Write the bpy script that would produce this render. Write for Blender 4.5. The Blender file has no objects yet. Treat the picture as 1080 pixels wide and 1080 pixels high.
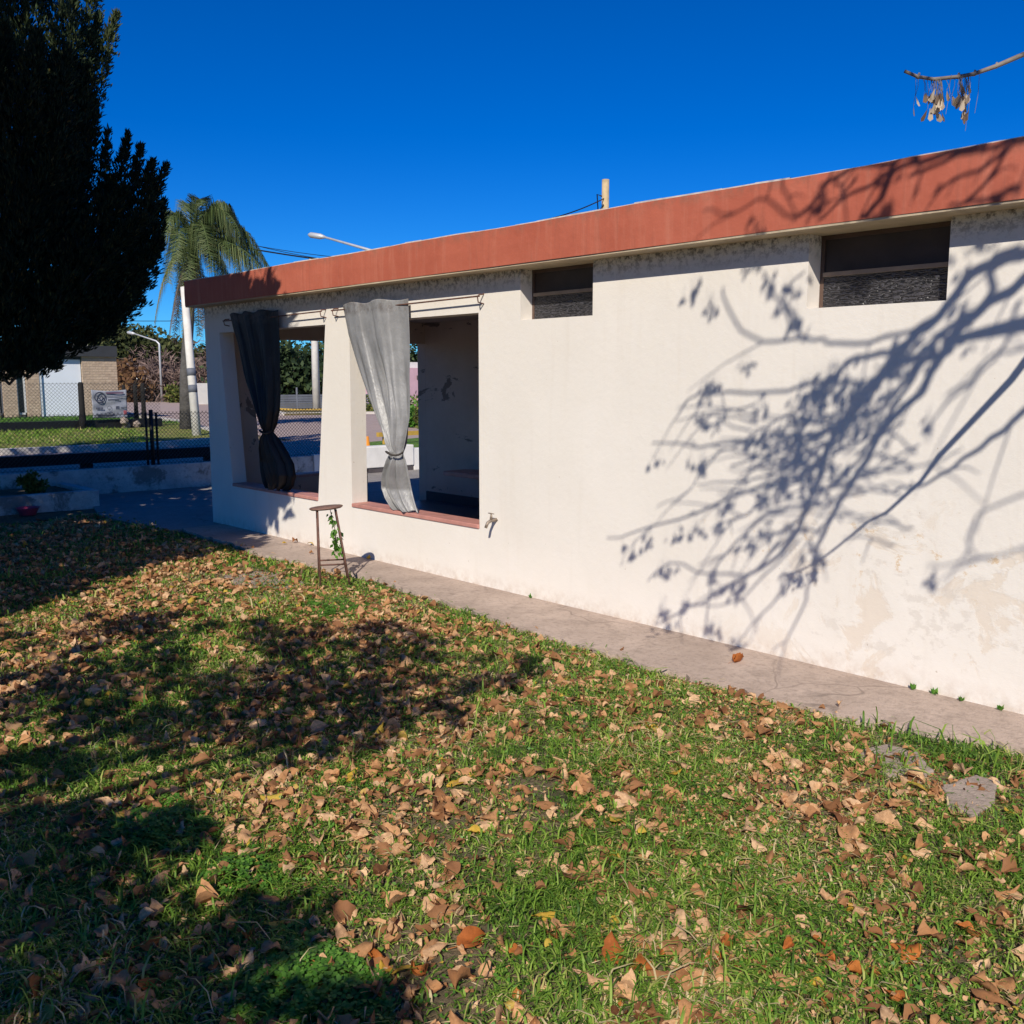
import bpy, bmesh, math, random
import numpy as np
from mathutils import Vector, Matrix, geometry
R = math.radians
random.seed(7); rng = np.random.default_rng(7)
scene = bpy.context.scene
col = scene.collection

# ---------------------------------------------------------------- camera
FPX, HY = 1010.0, 400.0
CAM = np.array([0.0, -4.7, 1.6])
TH = math.atan((540 - HY) / FPX)
ANG = R(42.79)
fwd_h = np.array([-math.cos(ANG), math.sin(ANG), 0.0])
RT = np.array([fwd_h[1], -fwd_h[0], 0.0])
FW = fwd_h * math.cos(TH) + np.array([0, 0, -math.sin(TH)])
UP = fwd_h * math.sin(TH) + np.array([0, 0, math.cos(TH)])
cam_d = bpy.data.cameras.new("camera"); cam = bpy.data.objects.new("camera", cam_d); col.objects.link(cam)
cam_d.sensor_width = 36; cam_d.lens = FPX / 1080 * 36; cam_d.clip_end = 2000; cam_d.clip_start = 0.05
m = Matrix((tuple(RT), tuple(UP), tuple(-FW))).transposed().to_4x4(); m.translation = Vector(CAM)
cam.matrix_world = m
scene.camera = cam

# ---------------------------------------------------------------- light
SUN = np.array([0.75, -1.0, 0.9]); SUN /= np.linalg.norm(SUN)      # direction towards the sun
sun_el = math.asin(SUN[2])
w = bpy.data.worlds.new("World"); scene.world = w; w.use_nodes = True
nt = w.node_tree; bg = nt.nodes['Background']
sky = nt.nodes.new('ShaderNodeTexSky'); sky.sky_type = 'NISHITA'; sky.sun_disc = False
sky.sun_elevation = sun_el; sky.sun_rotation = math.atan2(SUN[0], SUN[1])
sky.air_density = 0.8; sky.dust_density = 0.0; sky.ozone_density = 4.0; sky.altitude = 400
hs = nt.nodes.new('ShaderNodeHueSaturation'); hs.inputs['Saturation'].default_value = 1.42
hs.inputs['Value'].default_value = 1.0
nt.links.new(sky.outputs[0], hs.inputs['Color']); tint = nt.nodes.new('ShaderNodeMix'); tint.data_type = 'RGBA'; tint.blend_type = 'MULTIPLY'; tint.inputs[0].default_value = 1
tint.inputs[7].default_value = (.34, .90, 1.36, 1)
nt.links.new(hs.outputs[0], tint.inputs[6]); nt.links.new(tint.outputs[2], bg.inputs['Color'])
bg.inputs['Strength'].default_value = 0.080
sd = bpy.data.lights.new("sun", 'SUN'); sd.energy = 4.95; sd.angle = R(0.35); sd.color = (1.0, 0.93, 0.80)
so = bpy.data.objects.new("sun", sd); col.objects.link(so)
so.rotation_euler = Vector(SUN).to_track_quat('Z', 'Y').to_euler()
scene.view_settings.view_transform = 'Standard'; scene.view_settings.look = 'None'
scene.view_settings.exposure = 0.0; scene.view_settings.gamma = 1.0

# ---------------------------------------------------------------- surveying helpers (photo pixel -> world point on a real plane)
def ray(px, py): return FW + RT * (px - 540) / FPX + UP * (540 - py) / FPX
def gp(px, py, z=0.0): r = ray(px, py); return CAM + r * ((z - CAM[2]) / r[2])
def wy(px, py, Y): r = ray(px, py); return CAM + r * ((Y - CAM[1]) / r[1])
def wx(px, py, X): r = ray(px, py); return CAM + r * ((X - CAM[0]) / r[0])
def pr(p):
    d = np.asarray(p) - CAM; z = d @ FW
    return 540 + FPX * (d @ RT) / z, 540 - FPX * (d @ UP) / z, z
def in_frame(p, mg=40):
    x, y, z = pr(p)
    return z > 0.05 and -mg < x < 1080 + mg and -mg < y < 1080 + mg

# ---------------------------------------------------------------- object helpers
def tag(o, label=None, cat=None, group=None, kind=None):
    if label: o['label'] = label
    if cat: o['category'] = cat
    if group: o['group'] = group
    if kind: o['kind'] = kind
    return o
def empty(name, loc=(0, 0, 0), rz=0):
    o = bpy.data.objects.new(name, None); col.objects.link(o); o.location = loc; o.rotation_euler = (0, 0, rz)
    o.empty_display_size = .1
    return o
def link(name, me, mt=None, parent=None):
    o = bpy.data.objects.new(name, me); col.objects.link(o)
    if mt is not None: me.materials.append(mt)
    if parent is not None:
        o.parent = parent
        # geometry is written in world coordinates: cancel the parent's transform
        if parent.type == 'EMPTY' and parent.parent is None:
            o.matrix_parent_inverse = (Matrix.Translation(parent.location) @ parent.rotation_euler.to_matrix().to_4x4()).inverted()
    return o
class MB:
    def __init__(s): s.v = []; s.f = []
    def add(s, vs, fs):
        n = len(s.v); s.v.extend([tuple(map(float, p)) for p in vs]); s.f.extend([tuple(i + n for i in f) for f in fs])
    def box(s, x0, x1, y0, y1, z0, z1):
        s.add([(x0,y0,z0),(x1,y0,z0),(x1,y1,z0),(x0,y1,z0),(x0,y0,z1),(x1,y0,z1),(x1,y1,z1),(x0,y1,z1)],
              [(0,3,2,1),(4,5,6,7),(0,1,5,4),(1,2,6,5),(2,3,7,6),(3,0,4,7)])
    def tube(s, pts, rad, n=6, cap=True):
        pts = [np.asarray(p, float) for p in pts]
        if not hasattr(rad, '__len__'): rad = [rad] * len(pts)
        rings = []; prev = None
        for i, p in enumerate(pts):
            t = pts[min(i+1, len(pts)-1)] - pts[max(i-1, 0)]
            L = np.linalg.norm(t); t = t / L if L > 1e-9 else np.array([0,0,1.])
            if prev is None:
                a = np.array([0,0,1.]) if abs(t[2]) < .9 else np.array([1.,0,0])
            else: a = prev
            u = a - t * (a @ t); u /= (np.linalg.norm(u) + 1e-12); v = np.cross(t, u); prev = u
            rings.append([p + rad[i] * (u * math.cos(2*math.pi*k/n) + v * math.sin(2*math.pi*k/n)) for k in range(n)])
        vs = [q for r_ in rings for q in r_]; fs = []
        for i in range(len(pts) - 1):
            for k in range(n):
                a = i*n + k; b = i*n + (k+1) % n
                fs.append((a, b, b + n, a + n))
        if cap: fs.append(tuple(range(n))[::-1]); fs.append(tuple((len(pts)-1)*n + k for k in range(n)))
        s.add(vs, fs)
    def lathe(s, prof, c=(0,0,0), n=20):
        vs = []; fs = []
        for r_, z in prof:
            for k in range(n):
                a = 2*math.pi*k/n; vs.append((c[0]+r_*math.cos(a), c[1]+r_*math.sin(a), c[2]+z))
        for i in range(len(prof)-1):
            for k in range(n): a = i*n+k; b = i*n+(k+1)%n; fs.append((a,b,b+n,a+n))
        fs.append(tuple(range(n))[::-1]); fs.append(tuple((len(prof)-1)*n+k for k in range(n)))
        s.add(vs, fs)
    def mesh(s, name, smooth=False):
        me = bpy.data.meshes.new(name); me.from_pydata(s.v, [], s.f); me.update()
        if smooth: me.shade_smooth()
        return me
    def build(s, name, mt=None, parent=None, smooth=False, bevel=0):
        o = link(name, s.mesh(name, smooth), mt, parent)
        if bevel:
            b = o.modifiers.new('bevel', 'BEVEL'); b.width = bevel; b.segments = 2; b.limit_method = 'ANGLE'
        return o
def np_mesh(name, V, F, mt=None, parent=None, smooth=False):
    """V (N,3) floats, F (M,k) ints with constant k"""
    V = np.asarray(V, np.float32); F = np.asarray(F, np.int32); k = F.shape[1]
    me = bpy.data.meshes.new(name)
    me.vertices.add(len(V)); me.vertices.foreach_set('co', V.ravel())
    me.loops.add(F.size); me.loops.foreach_set('vertex_index', F.ravel())
    me.polygons.add(len(F)); me.polygons.foreach_set('loop_start', np.arange(0, F.size, k, dtype=np.int32))
    me.polygons.foreach_set('loop_total', np.full(len(F), k, np.int32))
    if smooth: me.polygons.foreach_set('use_smooth', np.ones(len(F), bool))
    me.update(calc_edges=True); me.validate()
    return link(name, me, mt, parent)
def plate(name, outer, holes, place, thick, mt, parent):
    """flat wall cut from a 2D outline (a,b) with holes; place(a,b,d) maps to world, d = depth 0..thick"""
    loops = [outer] + holes
    tris = geometry.tessellate_polygon([[Vector((p[0], p[1], 0)) for p in L] for L in loops])
    flat = [p for L in loops for p in L]; n = len(flat)
    vs = [place(a, b, 0) for a, b in flat] + [place(a, b, thick) for a, b in flat]
    fs = [tuple(t) for t in tris] + [tuple(i + n for i in reversed(t)) for t in tris]
    k = 0
    for L in loops:
        for i in range(len(L)):
            a = k + i; b = k + (i+1) % len(L); fs.append((a, b, b+n, a+n))
        k += len(L)
    bm = bmesh.new(); bv = [bm.verts.new(v) for v in vs]
    for f_ in fs:
        try: bm.faces.new([bv[i] for i in f_])
        except ValueError: pass
    bmesh.ops.recalc_face_normals(bm, faces=bm.faces)
    me = bpy.data.meshes.new(name); bm.to_mesh(me); bm.free()
    return link(name, me, mt, parent)

# ---------------------------------------------------------------- materials
def newmat(name):
    mt = bpy.data.materials.new(name); mt.use_nodes = True
    return mt, mt.node_tree, mt.node_tree.nodes['Principled BSDF']
def ramp(nt, fac, stops):
    r_ = nt.nodes.new('ShaderNodeValToRGB'); e = r_.color_ramp.elements
    while len(e) < len(stops): e.new(0.5)
    for i, (p, c) in enumerate(stops): e[i].position = p; e[i].color = (*c, 1) if len(c) == 3 else c
    nt.links.new(fac, r_.inputs[0]); return r_.outputs[0]
def noise(nt, scale, detail=4, rough=.55, vec=None, dist=0):
    n = nt.nodes.new('ShaderNodeTexNoise'); n.inputs['Scale'].default_value = scale; n.inputs['Detail'].default_value = detail
    n.inputs['Roughness'].default_value = rough; n.inputs['Distortion'].default_value = dist
    if vec is None:
        tc = nt.nodes.new('ShaderNodeTexCoord'); vec = tc.outputs['Object']
    nt.links.new(vec, n.inputs['Vector']); return n.outputs['Fac']
def mapping(nt, scale, loc=(0, 0, 0)):
    tc = nt.nodes.new('ShaderNodeTexCoord'); mp = nt.nodes.new('ShaderNodeMapping')
    mp.inputs['Scale'].default_value = scale; mp.inputs['Location'].default_value = loc
    nt.links.new(tc.outputs['Object'], mp.inputs[0]); return mp.outputs[0]
def mixc(nt, fac, a, b):
    n = nt.nodes.new('ShaderNodeMix'); n.data_type = 'RGBA'
    for sock, v in ((n.inputs[0], fac), (n.inputs[6], a), (n.inputs[7], b)):
        if hasattr(v, 'links') or hasattr(v, 'is_linked'): nt.links.new(v, sock)
        else: sock.default_value = v if not hasattr(v, '__len__') else (*v[:3], 1)
    return n.outputs[2]
def math_n(nt, op, a, b=None, clamp=False):
    n = nt.nodes.new('ShaderNodeMath'); n.operation = op; n.use_clamp = clamp
    for i, v in enumerate((a, b)):
        if v is None: continue
        if hasattr(v, 'is_linked'): nt.links.new(v, n.inputs[i])
        else: n.inputs[i].default_value = v
    return n.outputs[0]
def mrange(nt, v, a, b, c=0., d=1.):
    n = nt.nodes.new('ShaderNodeMapRange'); n.clamp = True; nt.links.new(v, n.inputs[0])
    for i, x in enumerate((a, b, c, d)): n.inputs[i+1].default_value = x
    return n.outputs[0]
def bump(nt, p, h, strength=.3, dist=.01):
    b = nt.nodes.new('ShaderNodeBump'); b.inputs['Strength'].default_value = strength; b.inputs['Distance'].default_value = dist
    nt.links.new(h, b.inputs['Height']); nt.links.new(b.outputs[0], p.inputs['Normal'])
def simple(name, c, rough=.7, var=.25, scale=6, metal=0, bmp=.15, bscale=60, bdist=.004):
    mt, nt, p = newmat(name)
    a = tuple(x * (1 - var) for x in c); b = tuple(min(1, x * (1 + var)) for x in c)
    nt.links.new(ramp(nt, noise(nt, scale, 6, .6), [(.3, a), (.7, b)]), p.inputs['Base Color'])
    p.inputs['Roughness'].default_value = rough; p.inputs['Metallic'].default_value = metal
    if bmp: bump(nt, p, noise(nt, bscale, 4), bmp, bdist)
    return mt
def island(name, stops, rough=.7, trans=0.0, spec=.3, patch=None):
    """foliage: each leaf its own random colour"""
    mt, nt, p = newmat(name)
    g = nt.nodes.new('ShaderNodeNewGeometry'); v = g.outputs['Random Per Island']
    if patch:
        nz = mrange(nt, noise(nt, patch, 3), .35, .65, -.25, .25); v = math_n(nt, 'ADD', v, nz, True)
    c = ramp(nt, v, stops); nt.links.new(c, p.inputs['Base Color'])
    p.inputs['Roughness'].default_value = rough; p.inputs['Specular IOR Level'].default_value = spec
    if trans:
        t = nt.nodes.new('ShaderNodeBsdfTranslucent'); nt.links.new(c, t.inputs['Color'])
        mx = nt.nodes.new('ShaderNodeMixShader'); mx.inputs[0].default_value = trans
        out = nt.nodes['Material Output']
        nt.links.new(p.outputs[0], mx.inputs[1]); nt.links.new(t.outputs[0], mx.inputs[2]); nt.links.new(mx.outputs[0], out.inputs['Surface'])
    return mt

def wall_paint():
    mt, nt, p = newmat('cream_wall_paint')
    tc = nt.nodes.new('ShaderNodeTexCoord'); sp = nt.nodes.new('ShaderNodeSeparateXYZ'); nt.links.new(tc.outputs['Object'], sp.inputs[0])
    X, Z = sp.outputs[0], sp.outputs[2]
    base = ramp(nt, noise(nt, 1.3, 6, .65), [(.3, (.755, .70, .635)), (.7, (.805, .75, .69))])
    # worn ochre and grey patches low on the right part of the wall
    reg = math_n(nt, 'MULTIPLY', mrange(nt, X, -3.5, -2.4), mrange(nt, Z, 1.15, .75))
    pn = noise(nt, 3.2, 9, .68, dist=.6)
    worn = math_n(nt, 'MULTIPLY', reg, mrange(nt, pn, .55, .60))
    c = mixc(nt, math_n(nt, 'MULTIPLY', worn, .5), base, (.68, .56, .44))
    pn2 = noise(nt, 5.5, 8, .7, vec=mapping(nt, (1, 1, 1.4), (3, 1, 5)))
    c = mixc(nt, math_n(nt, 'MULTIPLY', math_n(nt, 'MULTIPLY', reg, mrange(nt, pn2, .57, .62)), .5), c, (.62, .56, .50))
    # little ochre drips at the edge of the peeled paint
    pn3 = noise(nt, 9, 8, .75, vec=mapping(nt, (1, 1, 1), (7, 2, 1)))
    reg3 = math_n(nt, 'MULTIPLY', mrange(nt, X, -3.7, -2.6), math_n(nt, 'MULTIPLY', mrange(nt, Z, .95, .8), mrange(nt, Z, .45, .6)))
    c = mixc(nt, math_n(nt, 'MULTIPLY', math_n(nt, 'MULTIPLY', reg3, mrange(nt, pn3, .58, .64)), .7), c, (.60, .40, .20))
    # splash dirt at the foot
    ft = math_n(nt, 'MULTIPLY', mrange(nt, Z, .16, .0), mrange(nt, noise(nt, 14, 6, .7), .4, .7))
    c = mixc(nt, math_n(nt, 'MULTIPLY', ft, .75), c, (.44, .30, .20))
    # black mould specks under the soffit
    tp = math_n(nt, 'MULTIPLY', mrange(nt, Z, 2.22, 2.37), mrange(nt, noise(nt, 22, 8, .75), .47, .58))
    c = mixc(nt, math_n(nt, 'MULTIPLY', tp, .9), c, (.045, .032, .025))
    sk = mrange(nt, noise(nt, 38, 2, .5, vec=mapping(nt, (1, 1, .8), (5, 5, 9))), .745, .77)
    c = mixc(nt, math_n(nt, 'MULTIPLY', sk, .5), c, (.35, .25, .16))
    vs = mrange(nt, noise(nt, 7, 5, .6, vec=mapping(nt, (1.6, 1, .12))), .55, .75)
    c = mixc(nt, math_n(nt, 'MULTIPLY', vs, .12), c, (.55, .45, .34))
    nt.links.new(c, p.inputs['Base Color']); p.inputs['Roughness'].default_value = .85
    h = math_n(nt, 'ADD', noise(nt, 26, 6, .6), math_n(nt, 'MULTIPLY', noise(nt, 120, 3), .35))
    h = math_n(nt, 'ADD', h, math_n(nt, 'MULTIPLY', noise(nt, 4, 3), 1.5))
    h = math_n(nt, 'SUBTRACT', h, math_n(nt, 'MULTIPLY', worn, .5))
    bump(nt, p, h, .34, .0055)
    return mt
def inner_paint():
    mt, nt, p = newmat('peeling_interior_paint')
    base = ramp(nt, noise(nt, 2, 6, .65), [(.3, (.64, .49, .39)), (.7, (.74, .59, .49))])
    pe = mrange(nt, noise(nt, 3.6, 8, .65, vec=mapping(nt, (.42, 1, 1.0), (2.2, 0, 1.3)), dist=.5), .60, .625)
    c = mixc(nt, math_n(nt, 'MULTIPLY', pe, .75), base, (.13, .10, .085))
    nt.links.new(c, p.inputs['Base Color']); p.inputs['Roughness'].default_value = .85
    bump(nt, p, noise(nt, 20, 6, .6), .5, .008); return mt
def terracotta():
    mt, nt, p = newmat('terracotta_fascia_paint')
    base = ramp(nt, noise(nt, 2.2, 7, .65), [(.3, (.41, .098, .056)), (.7, (.51, .138, .082))])
    tc = nt.nodes.new('ShaderNodeTexCoord'); sp = nt.nodes.new('ShaderNodeSeparateXYZ'); nt.links.new(tc.outputs['Object'], sp.inputs[0])
    st = mrange(nt, noise(nt, 5, 5, .65, vec=mapping(nt, (2.5, 1, .25))), .5, .78)
    c = mixc(nt, math_n(nt, 'MULTIPLY', st, .45), base, (.60, .25, .17))
    dr = mrange(nt, noise(nt, 9, 6, .7, vec=mapping(nt, (2.2, 1, .18), (4, 0, 2))), .56, .70)
    c = mixc(nt, math_n(nt, 'MULTIPLY', dr, .35), c, (.27, .085, .055))
    ch = mrange(nt, noise(nt, 26, 8, .8, vec=mapping(nt, (1, 1, 1), (9, 3, 2))), .70, .72)
    c = mixc(nt, math_n(nt, 'MULTIPLY', ch, .55), c, (.60, .42, .33))
    top = math_n(nt, 'MULTIPLY', mrange(nt, sp.outputs[2], 2.56, 2.632), mrange(nt, noise(nt, 16, 7, .7), .45, .6))
    c = mixc(nt, math_n(nt, 'MULTIPLY', top, .6), c, (.24, .12, .08))
    nt.links.new(c, p.inputs['Base Color']); p.inputs['Roughness'].default_value = .7
    bump(nt, p, math_n(nt, 'ADD', noise(nt, 14, 6, .6), noise(nt, 3, 3)), .5, .008); return mt
def concrete(name, c1, c2, crack=True, bs=.6):
    mt, nt, p = newmat(name)
    c = ramp(nt, noise(nt, 2.4, 9, .7), [(.3, c1), (.7, c2)])
    c = mixc(nt, mrange(nt, noise(nt, 30, 5, .7), .5, .75, 0, .6), c, tuple(x * .5 for x in c1))
    c = mixc(nt, mrange(nt, noise(nt, 5, 7, .75), .52, .7, 0, .55), c, tuple(x * .62 for x in c1))
    if crack:
        vo = nt.nodes.new('ShaderNodeTexVoronoi'); vo.feature = 'DISTANCE_TO_EDGE'; vo.inputs['Scale'].default_value = 1.6
        nz = nt.nodes.new('ShaderNodeTexNoise'); nz.inputs['Scale'].default_value = 2; tc = nt.nodes.new('ShaderNodeTexCoord')
        nt.links.new(tc.outputs['Object'], nz.inputs['Vector'])
        mx = nt.nodes.new('ShaderNodeMix'); mx.data_type = 'VECTOR'; mx.inputs[0].default_value = .35
        nt.links.new(tc.outputs['Object'], mx.inputs[4]); nt.links.new(nz.outputs['Color'], mx.inputs[5]); nt.links.new(mx.outputs[1], vo.inputs['Vector'])
        ck = math_n(nt, 'MULTIPLY', mrange(nt, vo.outputs['Distance'], .010, .003), mrange(nt, noise(nt, 1.1, 2), .42, .55))
        c = mixc(nt, math_n(nt, 'MULTIPLY', ck, .45), c, tuple(x * .3 for x in c1))
    if name == 'whitewashed_wall':
        c = mixc(nt, math_n(nt, 'MULTIPLY', mrange(nt, noise(nt, 2.6, 8, .7, dist=.5), .52, .60), .75), c, (.10, .10, .10))
    nt.links.new(c, p.inputs['Base Color']); p.inputs['Roughness'].default_value = .9
    bump(nt, p, math_n(nt, 'ADD', noise(nt, 12, 8, .7), noise(nt, 70, 4)), bs, .012); return mt
def soil():
    mt, nt, p = newmat('soil_with_thatch')
    n1 = noise(nt, 3, 8, .7); n2 = noise(nt, 45, 6, .75)
    c = ramp(nt, n2, [(.3, (.09, .065, .034)), (.5, (.21, .155, .085)), (.72, (.38, .28, .17))])
    c = mixc(nt, mrange(nt, n1, .45, .6, 0, .6), c, (.03, .048, .012))
    nt.links.new(c, p.inputs['Base Color']); p.inputs['Roughness'].default_value = 1
    bump(nt, p, math_n(nt, 'ADD', n2, noise(nt, 9, 5)), .9, .03); return mt
def verge_grass(name, a, b, c_):
    mt, nt, p = newmat(name)
    c = ramp(nt, noise(nt, .9, 10, .75), [(.36, a), (.5, b), (.64, c_)])
    c = mixc(nt, mrange(nt, noise(nt, 8, 6, .8), .45, .6, 0, .75), c, tuple(x * .5 for x in a))
    nt.links.new(c, p.inputs['Base Color']); p.inputs['Roughness'].default_value = 1
    bump(nt, p, noise(nt, 12, 6, .8), 1, .06); return mt
def brickstone(name, a, b, mortar, sx, sz):
    mt, nt, p = newmat(name)
    br = nt.nodes.new('ShaderNodeTexBrick'); br.inputs['Scale'].default_value = 1
    tc = nt.nodes.new('ShaderNodeTexCoord'); sp = nt.nodes.new('ShaderNodeSeparateXYZ'); cb = nt.nodes.new('ShaderNodeCombineXYZ')
    nt.links.new(tc.outputs['Object'], sp.inputs[0])
    nt.links.new(math_n(nt, 'ADD', sp.outputs[0], sp.outputs[1]), cb.inputs[0]); nt.links.new(sp.outputs[2], cb.inputs[1]); nt.links.new(cb.outputs[0], br.inputs['Vector'])
    br.inputs['Brick Width'].default_value = sx; br.inputs['Row Height'].default_value = sz; br.inputs['Mortar Size'].default_value = .012
    br.inputs['Color1'].default_value = (*a, 1); br.inputs['Color2'].default_value = (*b, 1); br.inputs['Mortar'].default_value = (*mortar, 1)
    c = mixc(nt, mrange(nt, noise(nt, 3, 8, .7), .35, .65, 0, .55), br.outputs['Color'], b)
    nt.links.new(c, p.inputs['Base Color']); p.inputs['Roughness'].default_value = .9
    bump(nt, p, math_n(nt, 'ADD', noise(nt, 7, 6), br.outputs['Fac']), .8, .03); return mt
def ribbed_glass():
    mt, nt, p = newmat('ribbed_window_glass')
    wv = nt.nodes.new('ShaderNodeTexWave'); wv.bands_direction = 'Z'; wv.inputs['Scale'].default_value = 20; wv.inputs['Distortion'].default_value = 14
    wv.inputs['Detail'].default_value = 3; wv.inputs['Detail Scale'].default_value = 2.5
    nt.links.new(mapping(nt, (.35, 1, 1)), wv.inputs['Vector'])
    nt.links.new(ramp(nt, wv.outputs['Fac'], [(.3, (.016, .016, .019)), (.98, (.075, .072, .082))]), p.inputs['Base Color'])
    p.inputs['Roughness'].default_value = .3; bump(nt, p, wv.outputs['Fac'], .7, .006); return mt
def fabric(name, a, b, rough):
    mt, nt, p = newmat(name)
    nt.links.new(ramp(nt, noise(nt, 5, 8, .7), [(.3, a), (.7, b)]), p.inputs['Base Color'])
    p.inputs['Roughness'].default_value = rough; p.inputs['Specular IOR Level'].default_value = .5
    if 'curtain' in name:
        tc = nt.nodes.new('ShaderNodeTexCoord'); sp = nt.nodes.new('ShaderNodeSeparateXYZ'); nt.links.new(tc.outputs['Object'], sp.inputs[0])
        c0 = p.inputs['Base Color'].links[0].from_socket
        hd = math_n(nt, 'MULTIPLY', mrange(nt, sp.outputs[2], 2.12, 2.17), mrange(nt, noise(nt, 11, 6, .7), .42, .6))
        c0 = mixc(nt, math_n(nt, 'MULTIPLY', hd, .6), c0, (.10, .075, .06))
        sn = mrange(nt, noise(nt, 3.5, 8, .75, vec=mapping(nt, (1, 1, .6), (2, 5, 1))), .55, .75)
        nt.links.new(mixc(nt, math_n(nt, 'MULTIPLY', sn, .35), c0, (.10, .085, .07)), p.inputs['Base Color'])
    wv = noise(nt, 9, 5, .6, vec=mapping(nt, (1, 1, .45))); bump(nt, p, math_n(nt, 'ADD', wv, math_n(nt, 'MULTIPLY', noise(nt, 22, 4, .6, vec=mapping(nt, (1, 1, .8)), dist=1.2), .45)), .5, .018); return mt
def leafmat(name, a, b, c_):
    """a dry leaf: colour differs per object/island, veins and blotches on it"""
    mt, nt, p = newmat(name)
    g = nt.nodes.new('ShaderNodeNewGeometry'); oi = nt.nodes.new('ShaderNodeObjectInfo')
    v = math_n(nt, 'FRACT', math_n(nt, 'ADD', g.outputs['Random Per Island'], oi.outputs['Random']))
    c = ramp(nt, v, [(.0, a), (.5, b), (1., c_)])
    c = mixc(nt, mrange(nt, noise(nt, 45, 8, .75), .40, .68, 0, .7), c, tuple(x * .42 for x in b))
    c = mixc(nt, mrange(nt, noise(nt, 150, 3, .7), .62, .72, 0, .6), c, (.09, .045, .025))
    nt.links.new(c, p.inputs['Base Color']); p.inputs['Roughness'].default_value = .75; p.inputs['Specular IOR Level'].default_value = .25
    t = nt.nodes.new('ShaderNodeBsdfTranslucent'); nt.links.new(c, t.inputs['Color'])
    mx = nt.nodes.new('ShaderNodeMixShader'); mx.inputs[0].default_value = .18
    nt.links.new(p.outputs[0], mx.inputs[1]); nt.links.new(t.outputs[0], mx.inputs[2]); nt.links.new(mx.outputs[0], nt.nodes['Material Output'].inputs['Surface'])
    bump(nt, p, noise(nt, 90, 4), .5, .003)
    return mt

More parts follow.
